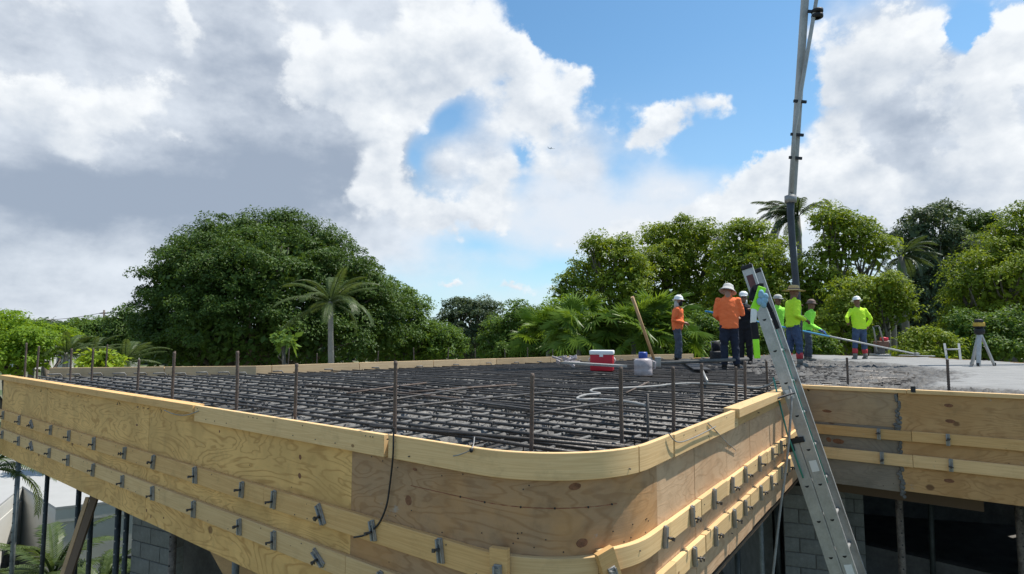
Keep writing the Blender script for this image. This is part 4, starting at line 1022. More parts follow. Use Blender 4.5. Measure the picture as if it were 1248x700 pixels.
# ------------------------------------------------------------------ concrete pump boom
def boom():
    Y = 16.0
    T = thing('pump_boom', 'pale grey concrete pump boom coming down from the sky with a dark end hose', 'pump boom', (0, 0, 0))
    p0 = at_y(965, 245, Y); p1 = at_y(981, 0, Y); d = (p1 - p0); e = p0 + d * 2.6
    MB().bar(p0, e, .155, .2, up=(0, 1, 0), bev=.03).build('boom_arm', M['boom'], T)
    mb = MB(); q0 = at_y(968, 160, Y - .2); q1 = at_y(995, 0, Y - .2); q2 = q0 + (q1 - q0) * 2.6
    mb.tube([at_y(965, 235, Y - .2), q0, q1, q2], .05, 10); mb.build('delivery_pipe', M['boom'], T)
    mb = MB()
    for (y, x) in ((128, 973), (168, 969.5), (20, 990), (196, 967.5)):
        c = at_y(x, y, Y); mb.bar(c + Vector((-.22, -.2, .03)), c + Vector((.12, -.2, 0)), .05, .07)
    for y in (14, 20): c = at_y(996, y, Y - .2); mb.lathe([(.08, -.05), (.15, -.04), (.15, .04), (.08, .05)], c, 12)
    mb.build('pipe_bracket', M['black'], T)
    mb = MB(); hs = [at_y(963, 240, Y - .2), at_y(963.5, 262, Y - .2), at_y(966, 300, Y - .2), at_y(970, 345, Y - .2), at_y(973, 385, Y - .1), at_y(975, 420, Y)]
    mb.tube(hs, [.1, .088, .085, .085, .085, .085], 12); mb.build('end_hose', simple('end hose', (.05, .058, .07), .6, 0, .3, 6), T)
    mb = MB(); mb.lathe([(.11, -.1), (.15, -.09), (.15, .09), (.11, .1)], at_y(963.5, 243, Y - .2), 12); mb.build('hose_coupling', M['steel'], T)
    el = e + Vector((0, 0, .1)); far = Vector((46, 18, 1.5)); MB().bar(el, far, .34, .36, bev=.03).build('boom_arm', M['boom'], T)
    MB().tube([el + Vector((0, -.3, 0)), el + Vector((0, .3, 0))], .35, 14).build('boom_joint', M['boom'], T)
boom()

# ------------------------------------------------------------------ things lying on the deck
def cooler():
    b = at_h(733, 452.5, HK + .02); T = thing('cooler', 'red cooler with a white lid standing on the rebar', 'cooler', b, R(-14))
    w, h, d = .36, .26, .3
    Y = b.y; w = 29 / F_PX * Y; h = 20 / F_PX * Y
    mb = MB(); mb.box((0, .15, h / 2), (w * .94, .30, h), bev=.02); mb.build('body', M['red'], T)
    mb = MB(); mb.box((0, .15, h + .035), (w * 1.0, .33, .085), bev=.022); mb.build('lid', M['white'], T)
    mb = MB(); mb.tube([(-w * .5, .15, h * .8), (-w * .56, .15, h * .65), (-w * .5, .15, h * .5)], .012, 6); mb.tube([(w * .5, .15, h * .8), (w * .56, .15, h * .65), (w * .5, .15, h * .5)], .012, 6); mb.build('handle', M['white'], T)
    mb = MB(); mb.box((0, -.006, h * .93), (.07, .014, .05), bev=.005); mb.build('latch', M['white'], T)
cooler()
def jug():
    b = at_h(784, 458, HK + .02); Y = b.y; s = Y / F_PX; T = thing('water_jug', 'cloudy plastic water jug with a blue cap right of the red cooler', 'jug', b)
    w = 11 * s; h = 20 * s
    MB().lathe([(0, 0), (w * .9, 0), (w, .02), (w, h * .35), (w * .96, h * .42), (w, h * .5), (w, h * .9), (w * .8, h * 1.02), (w * .3, h * 1.06), (0, h * 1.06)], seg=18).build('body', M['jug'], T)
    MB().lathe([(w * .45, h * 1.04), (w * .5, h * 1.08), (w * .5, h * 1.34), (w * .42, h * 1.42), (0, h * 1.42)], seg=14).build('cap', M['blue'], T)
    MB().tube([(w * .9, 0, h * .9), (w * 1.35, 0, h * .8), (w * 1.3, 0, h * .45), (w * .95, 0, h * .4)], .014, 6).build('handle', M['jug'], T)
jug()
a = at_y(770.5, 362, 10.8); b = at_y(797, 438, 11.2)
T = thing('wooden_handle_tool', 'long wooden tool handle leaning up from the deck behind the water jug', 'tool', (0, 0, 0))
MB().tube([a, b], [.030, .026], 8).build('handle', M['handle'], T); MB().box(b + Vector((0, 0, -.05)), (.25, .03, .18), bev=.008).build('blade', M['steel'], T)
T = thing('plank', 'pale plank lying across the rebar in front of the red cooler', 'plank', (0, 0, 0)); a = at_h(690, 443.5, HK - .06); b = at_y(759, 446.5, 9.4)
a = at_y(688, 442, 11.2); MB().bar(a, b, .16, .035).build('plank_body', M['hose'], T)
T = thing('screed_pipe', 'grey pipe lying level on the bars behind the upright rebar', 'pipe', (0, 0, 0)); a = at_y(795, 443.0, 11.8); b = at_y(912, 438, 12.4)
MB().tube([a, b], .035, 8).build('pipe_body', M['conc_dark'], T)
WR = thing('plastic_wrap', 'crumpled pale plastic wrap left of the red cooler', 'wrap')
for i in range(16):
    g = MB(); p = at_h(689 + rnd.uniform(-12, 10), 442 + rnd.uniform(-2, 3), HK - .02); g.box(p + Vector((0, 0, rnd.uniform(0, .12))), (rnd.uniform(.1, .35), .02, rnd.uniform(.04, .12)), Euler((rnd.uniform(-.7, .7), rnd.uniform(-.5, .5), rnd.uniform(-1, 1))).to_matrix(), bev=.004); g.build('fold', M['jug'], WR)
def rake():
    T = thing('concrete_rake', 'dark flat concrete rake at the feet of the man with a mask', 'rake', (0, 0, 0))
    a = at_h(833, 438, HK - .03); b = at_h(856, 451, HK - .03); MB().bar(a, b, .30, .03, bev=.008).build('blade', M['black'], T)
    MB().tube([b, at_h(862, 465, HK - .05)], .018, 6).build('handle', M['steel'], T)
rake()
def bull_float():
    P1 = at_y(1113, 431, 18.6); P2 = at_y(1005, 409, 16.4); d = (P1 - P2).normalized(); 
    k = 0
    while k < 14 and proj([P2 - d * k])[0][0] > 861: k += .05
    E = P2 - d * k
    T = thing('bull_float', 'long handled bull float with a blue and silver pole reaching over the wet concrete', 'bull float', (0, 0, 0))
    MB().tube([E, P2 + d * .2], .024, 8).build('pole', M['polblue'], T); MB().tube([P2 + d * .19, P1], .024, 8).build('pole', M['alu'], T)
    g = at_h(1117, 434.5, HK + .0); q = Vector((d.y, -d.x, 0)).normalized()
    MB().bar(g - q * .5 + Vector((0, 0, .02)), g + q * .5 + Vector((0, 0, .02)), .2, .03, bev=.01).build('float_blade', M['alu'], T)
    MB().box(g + Vector((0, 0, .07)), (.12, .12, .09), bev=.02).build('bracket', M['steel'], T)
    return E, P1
FLOAT = bull_float()
def laser():
    c = at_h(1190, 446, HK); Y = c.y; s = Y / F_PX; T = thing('laser_level', 'yellow laser level on an aluminium tripod on the finished concrete', 'laser level', (at_y(1194, 410, Y).x, Y, ZT))
    hz = (446 - 404) * s
    for (dx, dy) in ((-8, -.1), (-3.5, .2), (20, .1)):
        a = Vector((dx * s, dy, .0)); t_ = Vector((0, 0, hz)); 
        L = MB().bar(a, t_, (.08 if dx < -5 else .07) if dx < 0 else .045, .04, bev=.006).build('tripod_leg', M['alu'], T); MB().box(a + Vector((0, 0, .03)), (.05, .05, .07), bev=.008).build('foot', M['black'], L)
    MB().lathe([(.06, hz - .08), (.10, hz - .04), (.10, hz + .03), (.07, hz + .07), (0, hz + .07)], seg=14).build('tripod_head', M['black'], T)
    b = MB().box((0, 0, hz + .13), (.17, .16, .12), bev=.025).build('body', M['yellow'], T); MB().lathe([(.075, hz + .185), (.085, hz + .19), (.085, hz + .24), (.05, hz + .26), (0, hz + .26)], seg=14).build('lens_turret', M['black'], T)
    MB().box((0, 0, hz + .085), (.18, .17, .03), bev=.006).build('band', M['blk_cloth'], T)
laser()
def rear_ladder():
    T = thing('access_ladder', 'top of a small ladder sticking up at the rear edge of the concrete', 'ladder', (0, 0, 0)); Y = 17.2
    for (xb, xt) in ((1154.5, 1151), (1171, 1168.5)):
        a = at_y(xb, 441, Y); t_ = at_y(xt, 419, Y + .3); d = (t_ - a).normalized(); bt = a - d * (a.z / d.z); MB().bar(bt, t_, .055, .035).build('rail', M['polegrey'], T)
    for k in range(1, 15):
        f = at_y(1153, 426 + (k - 1) * 13.5, Y + .1); g_ = at_y(1169, 426 + (k - 1) * 13.5, Y + .1); MB().tube([f, g_], .022, 7).build('rung', M['polegrey'], T)
rear_ladder()
def trowel():
    b = at_h(1071.5, 435, HK - .03); Y = b.y; s = Y / F_PX; T = thing('power_trowel', 'small petrol concrete finishing machine with twin handles beside the man in the white hard hat', 'machine', b)
    for (x0, x1) in ((-5, -14), (4, -7)): MB().tube([(x0 * s, -.1, 17 * s), (x1 * s, -.35, 36 * s)], .022, 7).build('handle', M['steel'], T)
    MB().tube([(-14 * s, -.35, 36 * s), (-7 * s, -.35, 37 * s)], .022, 7).build('handle_bar', M['black'], T)
    e = MB().box((3 * s, 0, 15 * s), (13 * s, .3, 8 * s), bev=.03).build('engine', simple('engine rust', (.16, .08, .05), .6), T); MB().lathe([(0, 0), (.1, 0), (.11, .03), (.11, .1), (0, .12)], (7 * s, 0, 19 * s), 12).build('fuel_tank', M['red'], e); MB().box((9 * s, 0, 18 * s), (6 * s, .2, 3 * s), bev=.02).build('muffler', M['steel'], T)
    MB().box((1 * s, 0, 8 * s), (9 * s, .22, 9 * s), bev=.03).build('gear_case', M['conc_dark'], T); MB().box((1 * s, 0, 2 * s), (16 * s, .45, 3 * s), bev=.02).build('base_plate', M['steel'], T)
    MB().tube([(-2 * s, -.05, 2 * s), (-6 * s, -.1, 13 * s)], .02, 6).build('strut', M['steel'], T)
trowel()
p = at_h(893, 436, HK); T = thing('equipment_case', 'small black machine on the far edge behind the man in the bright orange shirt', 'machine', (at_y(873, 430, 15.4).x, 15.4, ZT))
MB().box((0, 0, .14), (.26, .3, .26), bev=.04).build('body', M['black'], T); MB().lathe([(0, .27), (.1, .27), (.1, .45), (.05, .5), (0, .5)], seg=12).build('motor', M['blk_cloth'], T); MB().tube([(-.1, 0, .27), (-.12, 0, .5), (.1, 0, .52), (.1, 0, .27)], .02, 6).build('handle', M['steel'], T)

# ------------------------------------------------------------------ vegetation
def unit(v): return v / (np.linalg.norm(v, axis=1, keepdims=True) + 1e-9)
def leaf_quads(C, N, size, rng, aspect=.5, droop=.25, up=.45, rndn=.75):
    """rhombic leaves at points C with preferred normals N"""
    n = len(C); nn = unit(N * .6 + np.array([0, 0, up]) + rng.normal(0, rndn, (n, 3)) * .6)
    t = rng.normal(0, 1, (n, 3)); t = unit(t - nn * (t * nn).sum(1, keepdims=True)); b = np.cross(nn, t)
    L = size * rng.uniform(.65, 1.35, (n, 1)); Wd = L * aspect
    tip = C + t * L - np.array([0, 0, 1]) * L * droop * rng.uniform(.2, 1, (n, 1))
    V = np.stack([C, C + t * L * .5 + b * Wd * .5, tip, C + t * L * .5 - b * Wd * .5], 1).reshape(-1, 3)
    return V, np.arange(n * 4).reshape(-1, 4)
def crown_mesh(name, lobes, mat, leaf=.24, dens=1.0, clump=.55, seed=1, aspect=.5, gap=0.0, fill=.25, origin=(0, 0, 0), droop=.25):
    """lobes: (x, y, z, rx, ry, rz). Foliage = leaf clumps spread over and inside the lobes."""
    rng = np.random.default_rng(seed); CC = []; NN = []; FC = []
    lob = np.array(lobes, float)
    for (x, y, z, rx, ry, rz) in lob:
        area = 4 * math.pi * ((rx * ry) ** 1.6 / 3 + (rx * rz) ** 1.6 / 3 + (ry * rz) ** 1.6 / 3) ** (1 / 1.6)
        nc = max(6, int(area / (clump * clump * 1.75)))
        dirs = unit(rng.normal(0, 1, (nc, 3))); dirs[:, 2] = np.where(dirs[:, 2] < -.35, -dirs[:, 2] * .6, dirs[:, 2]); dirs = unit(dirs)
        rr = rng.uniform(.72, 1.17, (nc, 1)); ctr = np.array([x, y, z]) + dirs * rr * np.array([rx, ry, rz])
        # clumps deep inside other lobes are dropped
        keep = np.ones(nc, bool)
        for (x2, y2, z2, a2, b2, c2) in lob:
            if (x2, y2, z2) == (x, y, z): continue
            q = (ctr - np.array([x2, y2, z2])) / np.array([a2, b2, c2]); keep &= (q * q).sum(1) > .55
        if gap: keep &= rng.random(nc) > gap
        ctr = ctr[keep]; dirs = dirs[keep]; nc = len(ctr)
        if nc == 0: continue
        per = max(8, int(58 * dens * (clump / .55) ** 2 * (.24 / leaf) ** 1.3)); cr = clump * rng.uniform(.55, 1.25, (nc, 1, 1))
        o = unit(rng.normal(0, 1, (nc * per, 3))).reshape(nc, per, 3); o[:, :, 2] = np.where(o[:, :, 2] < -.3, -o[:, :, 2], o[:, :, 2])
        pts = ctr[:, None, :] + o * cr * rng.uniform(.62, 1.04, (nc, per, 1)) * np.array([1, 1, .75])
        nv = unit((o * .75 + dirs[:, None, :] * .5).reshape(-1, 3)); CC.append(pts.reshape(-1, 3)); NN.append(nv)
        nf = int(nc * per * fill); f = rng.uniform(-1, 1, (nf, 3)); f = f[(f * f).sum(1) < 1] * .85
        FC.append(np.array([x, y, z]) + f * np.array([rx, ry, rz]))
    C = np.concatenate(CC) - np.array(origin); N = np.concatenate(NN)
    V, Fq = leaf_quads(C, N, leaf, rng, aspect, droop)
    if FC:                                            # bigger leaves deep inside keep the crown dense
        F_ = np.concatenate(FC) - np.array(origin); V2, F2 = leaf_quads(F_, unit(rng.normal(0, 1, (len(F_), 3))), leaf * 2.3, rng, .6, droop); Fq = np.concatenate([Fq, F2 + len(V)]); V = np.concatenate([V, V2])
    return np_mesh(name, V, Fq), len(C)
NLEAF = [0]
def tree(name, label, px, Y, lobes, mat, cat='tree', leaf=.24, dens=1.0, clump=.55, seed=1, trunk=.28, aspect=.5, gap=0.0, fill=.25, group=None, yvar=1.0, bark=None):
    """lobes given as (px, py, half width px, half height px, depth offset in m) in the photograph at distance Y"""
    s = Y / F_PX; b = at_y(px, 440, Y); T = thing(name, label, cat, (b.x, Y, 0), 0, group); L = []
    for (x, y, rx, ry, dy) in lobes:
        c = at_y(x, y, Y + dy); k = (Y + dy) / F_PX
        L.append((c.x - b.x, dy, c.z, rx * k, max(rx, ry) * k * .9 * yvar, ry * k))
    me, n = crown_mesh('crown', L, mat, leaf, dens, clump, seed, aspect, gap, fill); NLEAF[0] += n; link('crown', me, T, mat)
    rn = random.Random(seed); mb = MB(); zl = min(l[2] - l[5] for l in L); zt = max(zl, 1.2)
    mb.tube([(0, 0, -.05), (rn.uniform(-.15, .15), 0, zt * .5), (rn.uniform(-.3, .3), 0, zt + .3)], [trunk * 1.5, trunk * 1.05, trunk * .9], 9)
    for l in L:
        a = Vector((0, 0, zt * rn.uniform(.75, 1.0))); c = Vector((l[0], l[1], l[2])); m_ = a.lerp(c, .5) + Vector((rn.uniform(-.4, .4), rn.uniform(-.4, .4), -.3 + rn.uniform(0, .5)))
        mb.tube([a, m_, c], [trunk * .55, trunk * .28, trunk * .1], 6)
        for k in range(4):
            e = c + Vector((rn.uniform(-1, 1) * l[3], rn.uniform(-1, 1) * l[4], rn.uniform(.0, .9) * l[5])) * .85; mb.tube([m_.lerp(c, .5), (m_.lerp(e, .6)) + Vector((0, 0, .1)), e], [trunk * .2, trunk * .11, trunk * .04], 5)
    mb.build('trunk', bark or M['bark'], T)
    return T

# the big dark tree
tree('broad_tree', 'huge dark green broad crowned tree left of centre behind the deck', 300, 36,
     [(242, 320, 42, 34, 0), (290, 300, 50, 30, 1), (375, 312, 48, 34, 0), (335, 340, 78, 52, -3), (255, 355, 70, 50, -2), (218, 388, 38, 54, 0), (410, 348, 56, 46, -1), (310, 400, 90, 55, -3), (230, 420, 60, 45, -1), (432, 375, 50, 44, 0), (455, 398, 44, 50, 1), (400, 415, 60, 45, -2), (196, 415, 22, 40, 1), (335, 288, 44, 24, 1), (262, 312, 40, 24, -2), (222, 316, 22, 18, 0), (206, 345, 18, 24, 0), (345, 276, 24, 12, 0), (395, 300, 24, 16, -1), (440, 345, 20, 16, 0)], M['leaf_banyan'], leaf=.155, dens=.85, clump=.75, seed=3, trunk=.7, gap=.04, fill=.32)
tree('broad_tree', 'rounded mid green tree joining the right side of the huge dark tree', 478, 40, [(470, 372, 32, 30, 0), (492, 395, 30, 40, 1), (460, 410, 40, 45, 0), (510, 420, 36, 32, 1)], M['leaf_mid'], leaf=.17, dens=.8, clump=.6, seed=5, trunk=.35, gap=.04, fill=.32)
tree('small_tree', 'low feathery green tree between the rounded tree and the slim grey pole', 528, 42, [(522, 418, 24, 26, 0), (548, 425, 20, 22, 1)], M['leaf_mid'], leaf=.18, clump=.55, seed=6, trunk=.2)
tree('sapling', 'small sapling with a thin stem in front of the huge dark tree', 352, 22, [(349, 417, 13, 10, 0)], M['leaf_mid'], leaf=.2, clump=.28, seed=7, trunk=.07)
# left skyline
tree('lime_tree', 'bright lime green tree at the far left edge', 14, 24, [(8, 412, 34, 26, 0), (-14, 402, 30, 24, 1), (30, 420, 30, 20, -1), (5, 440, 45, 22, -1), (44, 432, 22, 20, 0), (-20, 430, 40, 40, 0)], M['leaf_lime'], leaf=.13, clump=.4, seed=8, trunk=.25, gap=.1)
tree('lime_tree', 'lime green tree beside the bright tree at far left, nearer the utility pole', 58, 30, [(52, 410, 24, 14, 0), (70, 418, 22, 18, 1), (40, 425, 26, 22, 0)], M['leaf_lime'], leaf=.15, clump=.42, seed=9, trunk=.2, gap=.1)
tree('olive_tree', 'grey green dome shaped tree below the utility pole', 112, 52, [(108, 404, 26, 13, 0), (124, 408, 26, 16, 1), (95, 418, 24, 20, 0), (135, 422, 24, 24, 0)], M['leaf_mid'], leaf=.2, clump=.6, seed=10, trunk=.3)
tree('dark_tree', 'dark tree filling the gap between the dome shaped tree and the huge tree', 152, 46, [(148, 400, 16, 20, 0), (160, 412, 22, 34, 0), (144, 428, 22, 20, 0)], M['leaf_banyan'], leaf=.2, clump=.6, seed=12, trunk=.3, gap=.1)
tree('bright_shrub', 'yellow green leafy shrub above the left end of the deck', 120, 17, [(112, 440, 13, 9, 0), (132, 442, 14, 8, 0), (121, 434, 9, 6, 0), (122, 448, 22, 9, 0)], M['leaf_bright'], 'shrub', leaf=.15, clump=.2, seed=13, trunk=.08)
tree('olive_tree', 'low olive tree left of the small pale building', 40, 60, [(30, 408, 22, 14, 0), (62, 404, 20, 10, 0)], M['leaf_blue'], leaf=.32, clump=.7, seed=14, trunk=.25)
# far woods on the skyline: nobody could count these
def far_woods():
    lobes = []; rn = random.Random(4)
    for i in range(150):
        x = rn.uniform(-40, 1290); Y = rn.uniform(150, 220); p = at_y(x, 402, Y); h = rn.uniform(6.0, 10.0) if x < 200 else rn.uniform(5, 10); lobes.append((p.x, Y, h * .55, rn.uniform(4, 8), 3, h * .5))
    me, n = crown_mesh('distant_woods', lobes, None, 1.3, .35, 2.4, 5, .6); NLEAF[0] += n
    tag(link('distant_woods', me, None, M['leaf_blue']), 'distant belt of dark trees along the horizon', 'woods', kind='stuff')
far_woods()
# centre
tree('dark_tree', 'dark bluish tree with a ragged top standing apart in the middle', 572, 52, [(556, 378, 18, 12, 0), (588, 378, 22, 12, 0), (572, 392, 34, 18, 0), (548, 395, 14, 14, 0), (575, 420, 36, 26, 0), (600, 405, 14, 22, 1), (565, 371, 12, 6, 0)], M['leaf_blue'], leaf=.2, dens=.7, clump=.6, seed=16, trunk=.35, gap=.12, fill=.2)
tree('feathery_tree', 'bright green feathery tree right of the dark bluish tree', 635, 31, [(630, 392, 22, 20, 0), (617, 412, 26, 26, 0), (648, 405, 24, 26, 1), (640, 428, 44, 18, 0), (600, 428, 20, 18, 0)], M['leaf_mid'], leaf=.13, clump=.42, seed=17, trunk=.22, gap=.12)
bpy.data.objects[-1] if False else None
tree('feathery_tree', 'light green feathery tree under the left end of the leafy wall of trees', 680, 30, [(683, 385, 20, 22, 0), (668, 405, 26, 24, 0), (700, 395, 22, 26, 1), (690, 420, 34, 24, 0)], M['leaf_lime'], leaf=.13, clump=.42, seed=18, trunk=.22, gap=.12)
# right hand wall of sea-grape like trees
tree('seagrape_tree', 'round clumped yellow green tree at the left end of the right hand trees', 752, 33, [(700, 352, 20, 15, 0), (742, 318, 28, 24, 0), (720, 340, 26, 26, 1), (765, 350, 34, 34, -1), (735, 375, 42, 30, 0), (728, 302, 18, 12, 0), (775, 325, 22, 24, 0), (760, 398, 46, 34, 0), (690, 362, 14, 10, 0), (760, 300, 14, 10, 0)], M['leaf_grape'], leaf=.145, dens=.8, clump=.6, seed=20, trunk=.35, gap=.06, fill=.25)
tree('seagrape_tree', 'tall round clumped tree behind the man in the orange shirt with a mask', 825, 35, [(800, 292, 22, 18, 0), (835, 288, 34, 20, 0), (862, 300, 22, 22, 0), (815, 322, 32, 26, -1), (850, 335, 34, 30, 0), (808, 360, 36, 34, 0), (860, 372, 34, 34, 0), (825, 405, 50, 34, 0), (832, 310, 26, 20, 1)], M['leaf_grape'], leaf=.145, dens=.8, clump=.6, seed=21, trunk=.38, gap=.06, fill=.25)
tree('seagrape_tree', 'bright clumped tree behind the top of the leaning ladder', 915, 32, [(912, 290, 24, 20, 0), (935, 305, 24, 20, 0), (893, 312, 22, 22, 0), (920, 330, 38, 28, -1), (945, 345, 28, 28, 0), (890, 350, 26, 28, 0), (920, 372, 48, 34, 0), (885, 395, 30, 36, 0), (945, 400, 40, 34, 0), (905, 283, 14, 10, 0)], M['leaf_grape'], leaf=.145, dens=.8, clump=.6, seed=22, trunk=.38, gap=.06, fill=.25)
tree('seagrape_tree', 'clumped yellow green tree with an open crown right of the dark boom hose', 1030, 31, [(1012, 270, 24, 18, 0), (1030, 285, 28, 22, 0), (1058, 298, 26, 20, 0), (1068, 315, 16, 14, 0), (1018, 310, 26, 22, 0), (990, 335, 28, 24, 0), (1000, 365, 34, 28, 0), (985, 395, 30, 34, 0), (1025, 345, 22, 20, 1)], M['leaf_grape'], leaf=.14, dens=.8, clump=.58, seed=23, trunk=.34, gap=.06, fill=.25)
tree('seagrape_tree', 'low spreading yellow green tree behind the man in the white hard hat', 1062, 27, [(1068, 347, 26, 12, 0), (1040, 360, 28, 14, 0), (1092, 365, 24, 14, 0), (1060, 372, 40, 18, 1), (1030, 385, 30, 22, 0), (1085, 384, 24, 16, 0), (1020, 412, 34, 28, 0)], M['leaf_grape'], leaf=.13, dens=.8, clump=.48, seed=24, trunk=.24, gap=.05, fill=.25)
tree('casuarina_tree', 'tall dark airy tree right of the palm with the grey trunk', 1138, 42, [(1128, 268, 26, 14, 0), (1150, 262, 20, 12, 1), (1108, 290, 24, 16, 0), (1140, 295, 32, 22, 0), (1165, 310, 26, 30, 0), (1128, 330, 34, 30, 0), (1150, 355, 44, 34, 0), (1110, 370, 36, 34, 0), (1130, 405, 54, 34, 0), (1120, 262, 12, 6, 0)], M['leaf_blue'], leaf=.2, dens=.7, clump=.5, seed=25, trunk=.4, gap=.14, fill=.18)
tree('dark_tree', 'dark bushy tree peeping out behind the trees at the right', 1198, 48, [(1185, 275, 26, 14, 0), (1205, 282, 24, 16, 0), (1178, 300, 30, 24, 0), (1210, 310, 30, 30, 0)], M['leaf_banyan'], leaf=.2, dens=.7, clump=.6, seed=26, trunk=.4, gap=.1)
tree('broad_tree', 'large olive green tree filling the right edge', 1225, 27, [(1242, 288, 26, 30, 0), (1222, 310, 30, 28, 0), (1196, 335, 32, 26, 0), (1232, 345, 38, 36, -1), (1195, 372, 38, 30, 0), (1235, 390, 40, 36, 0), (1190, 408, 40, 30, 0), (1260, 320, 40, 50, 0), (1280, 370, 50, 60, 0), (1250, 262, 14, 12, 0), (1168, 350, 14, 16, 0)], M['leaf_grape'], leaf=.125, dens=.8, clump=.5, seed=27, trunk=.4, gap=.1)
tree('leafy_shrub', 'bright leafy shrub behind the finishing machine', 1130, 22, [(1130, 418, 22, 16, 0), (1112, 424, 14, 12, 0), (1150, 424, 20, 12, 0), (1128, 436, 34, 10, 0)], M['leaf_grape'], 'shrub', leaf=.12, clump=.3, seed=28, trunk=.1)
tree('leafy_shrub', 'dense shrub behind the laser level', 1205, 23, [(1185, 400, 26, 20, 0), (1222, 405, 30, 24, 0), (1200, 425, 46, 18, 0), (1250, 420, 30, 26, 0)], M['leaf_mid'], 'shrub', leaf=.12, clump=.34, seed=29, trunk=.1)
tree('leafy_shrub', 'dark hedge like shrub behind the man in the bright orange shirt', 865, 25, [(850, 405, 24, 22, 0), (880, 412, 26, 22, 0), (905, 415, 26, 24, 0), (870, 428, 50, 14, 0), (950, 420, 36, 20, 0), (985, 425, 30, 16, 0)], M['leaf_mid'], 'shrub', leaf=.13, clump=.34, seed=30, trunk=.1)
tree('understorey_tree', 'dark leafy understorey tree behind the fan palms and the wooden handle', 770, 36, [(700, 412, 50, 30, 0), (760, 420, 50, 34, 0), (820, 425, 50, 30, 0)], M['leaf_mid'], leaf=.18, clump=.6, seed=61, trunk=.25)
tree('understorey_tree', 'dark leafy understorey tree behind the straw hat and the boom hose', 960, 38, [(900, 405, 50, 40, 0), (960, 395, 50, 44, 0), (1020, 405, 50, 40, 0)], M['leaf_mid'], leaf=.18, clump=.6, seed=62, trunk=.25)
tree('understorey_tree', 'dark leafy understorey tree behind the royal palm trunk', 1110, 46, [(1070, 400, 44, 44, 0), (1120, 390, 50, 50, 0), (1180, 395, 50, 50, 0), (1230, 400, 50, 60, 0)], M['leaf_banyan'], leaf=.32, clump=.65, seed=63, trunk=.3)
# ------------------------------------------------------------------ palms
def frond_mesh(name, L, nl, lw, ll, bend, mats, seed, droop=.5, twist=0.0):
    rng = random.Random(seed); V = []; Fc = []; n = 16; pts = []
    for i in range(n + 1):
        f = i / n; a = bend * f * f
        pts.append(None)
    p = Vector((0, 0, 0)); ang = 0.0; pts = [p.copy()]
    for i in range(n):
        f = (i + 1) / n; ang = bend * f ** 1.4; p = p + Vector((math.cos(ang), 0, -math.sin(ang))) * (L / n); pts.append(p.copy())
    def at(f):
        i = min(n - 1, int(f * n)); return pts[i].lerp(pts[i + 1], f * n - i), (pts[i + 1] - pts[i]).normalized()
    for i in range(n):
        w0 = .045 * (1 - i / n) + .012; w1 = .045 * (1 - (i + 1) / n) + .012; b = len(V)
        V += [pts[i] + Vector((0, w0, 0)), pts[i] - Vector((0, w0, 0)), pts[i + 1] - Vector((0, w1, 0)), pts[i + 1] + Vector((0, w1, 0)), pts[i] + Vector((0, 0, -w0)), pts[i + 1] + Vector((0, 0, -w1))]
        Fc += [(b, b + 1, b + 2, b + 3), (b + 1, b + 4, b + 5, b + 2), (b + 4, b, b + 3, b + 5)]
    for k in range(nl):
        f = .12 + .88 * (k + .5) / nl; c, t = at(f)
        for s in (-1, 1):
            l = ll * (math.sin(math.pi * (.12 + .80 * f)) ** .7) * rng.uniform(.85, 1.1); q = Vector((0, s, 0)); u = t.cross(q) * s
            dr = droop * rng.uniform(.6, 1.4); d0 = (q * .78 + t * .6 + Vector((0, 0, .12))).normalized(); d1 = (d0 + Vector((0, 0, -dr))).normalized(); d2 = (d1 + Vector((0, 0, -dr * 1.3))).normalized()
            m1 = c + d0 * l * .4; m2 = m1 + d1 * l * .35; e = m2 + d2 * l * .3; w = t * (lw * .5); b = len(V)
            V += [c - w * .6, c + w * .6, m1 + w, m1 - w, m2 + w * .8, m2 - w * .8, e]
            Fc += [(b, b + 1, b + 2, b + 3), (b + 3, b + 2, b + 4, b + 5), (b + 5, b + 4, b + 6, b + 6)]
    me = bpy.data.meshes.new(name); me.from_pydata(V, [], [tuple(dict.fromkeys(f)) for f in Fc]); me.materials.append(mats); return me
FROND = {'coco': [frond_mesh('frond', 3.3, 60, .036, .66, b, M['leaf_palm'], i, .75) for i, b in enumerate((1.1, 1.6, .6))],
         'royal': [frond_mesh('frond', 2.9, 60, .045, .62, b, M['leaf_royal'], 9 + i, .9) for i, b in enumerate((1.5, .8, 2.1))],
         'near': [frond_mesh('frond', 2.2, 34, .05, .5, b, M['leaf_palm'], 19 + i, .5) for i, b in enumerate((1.0, 1.5))]}
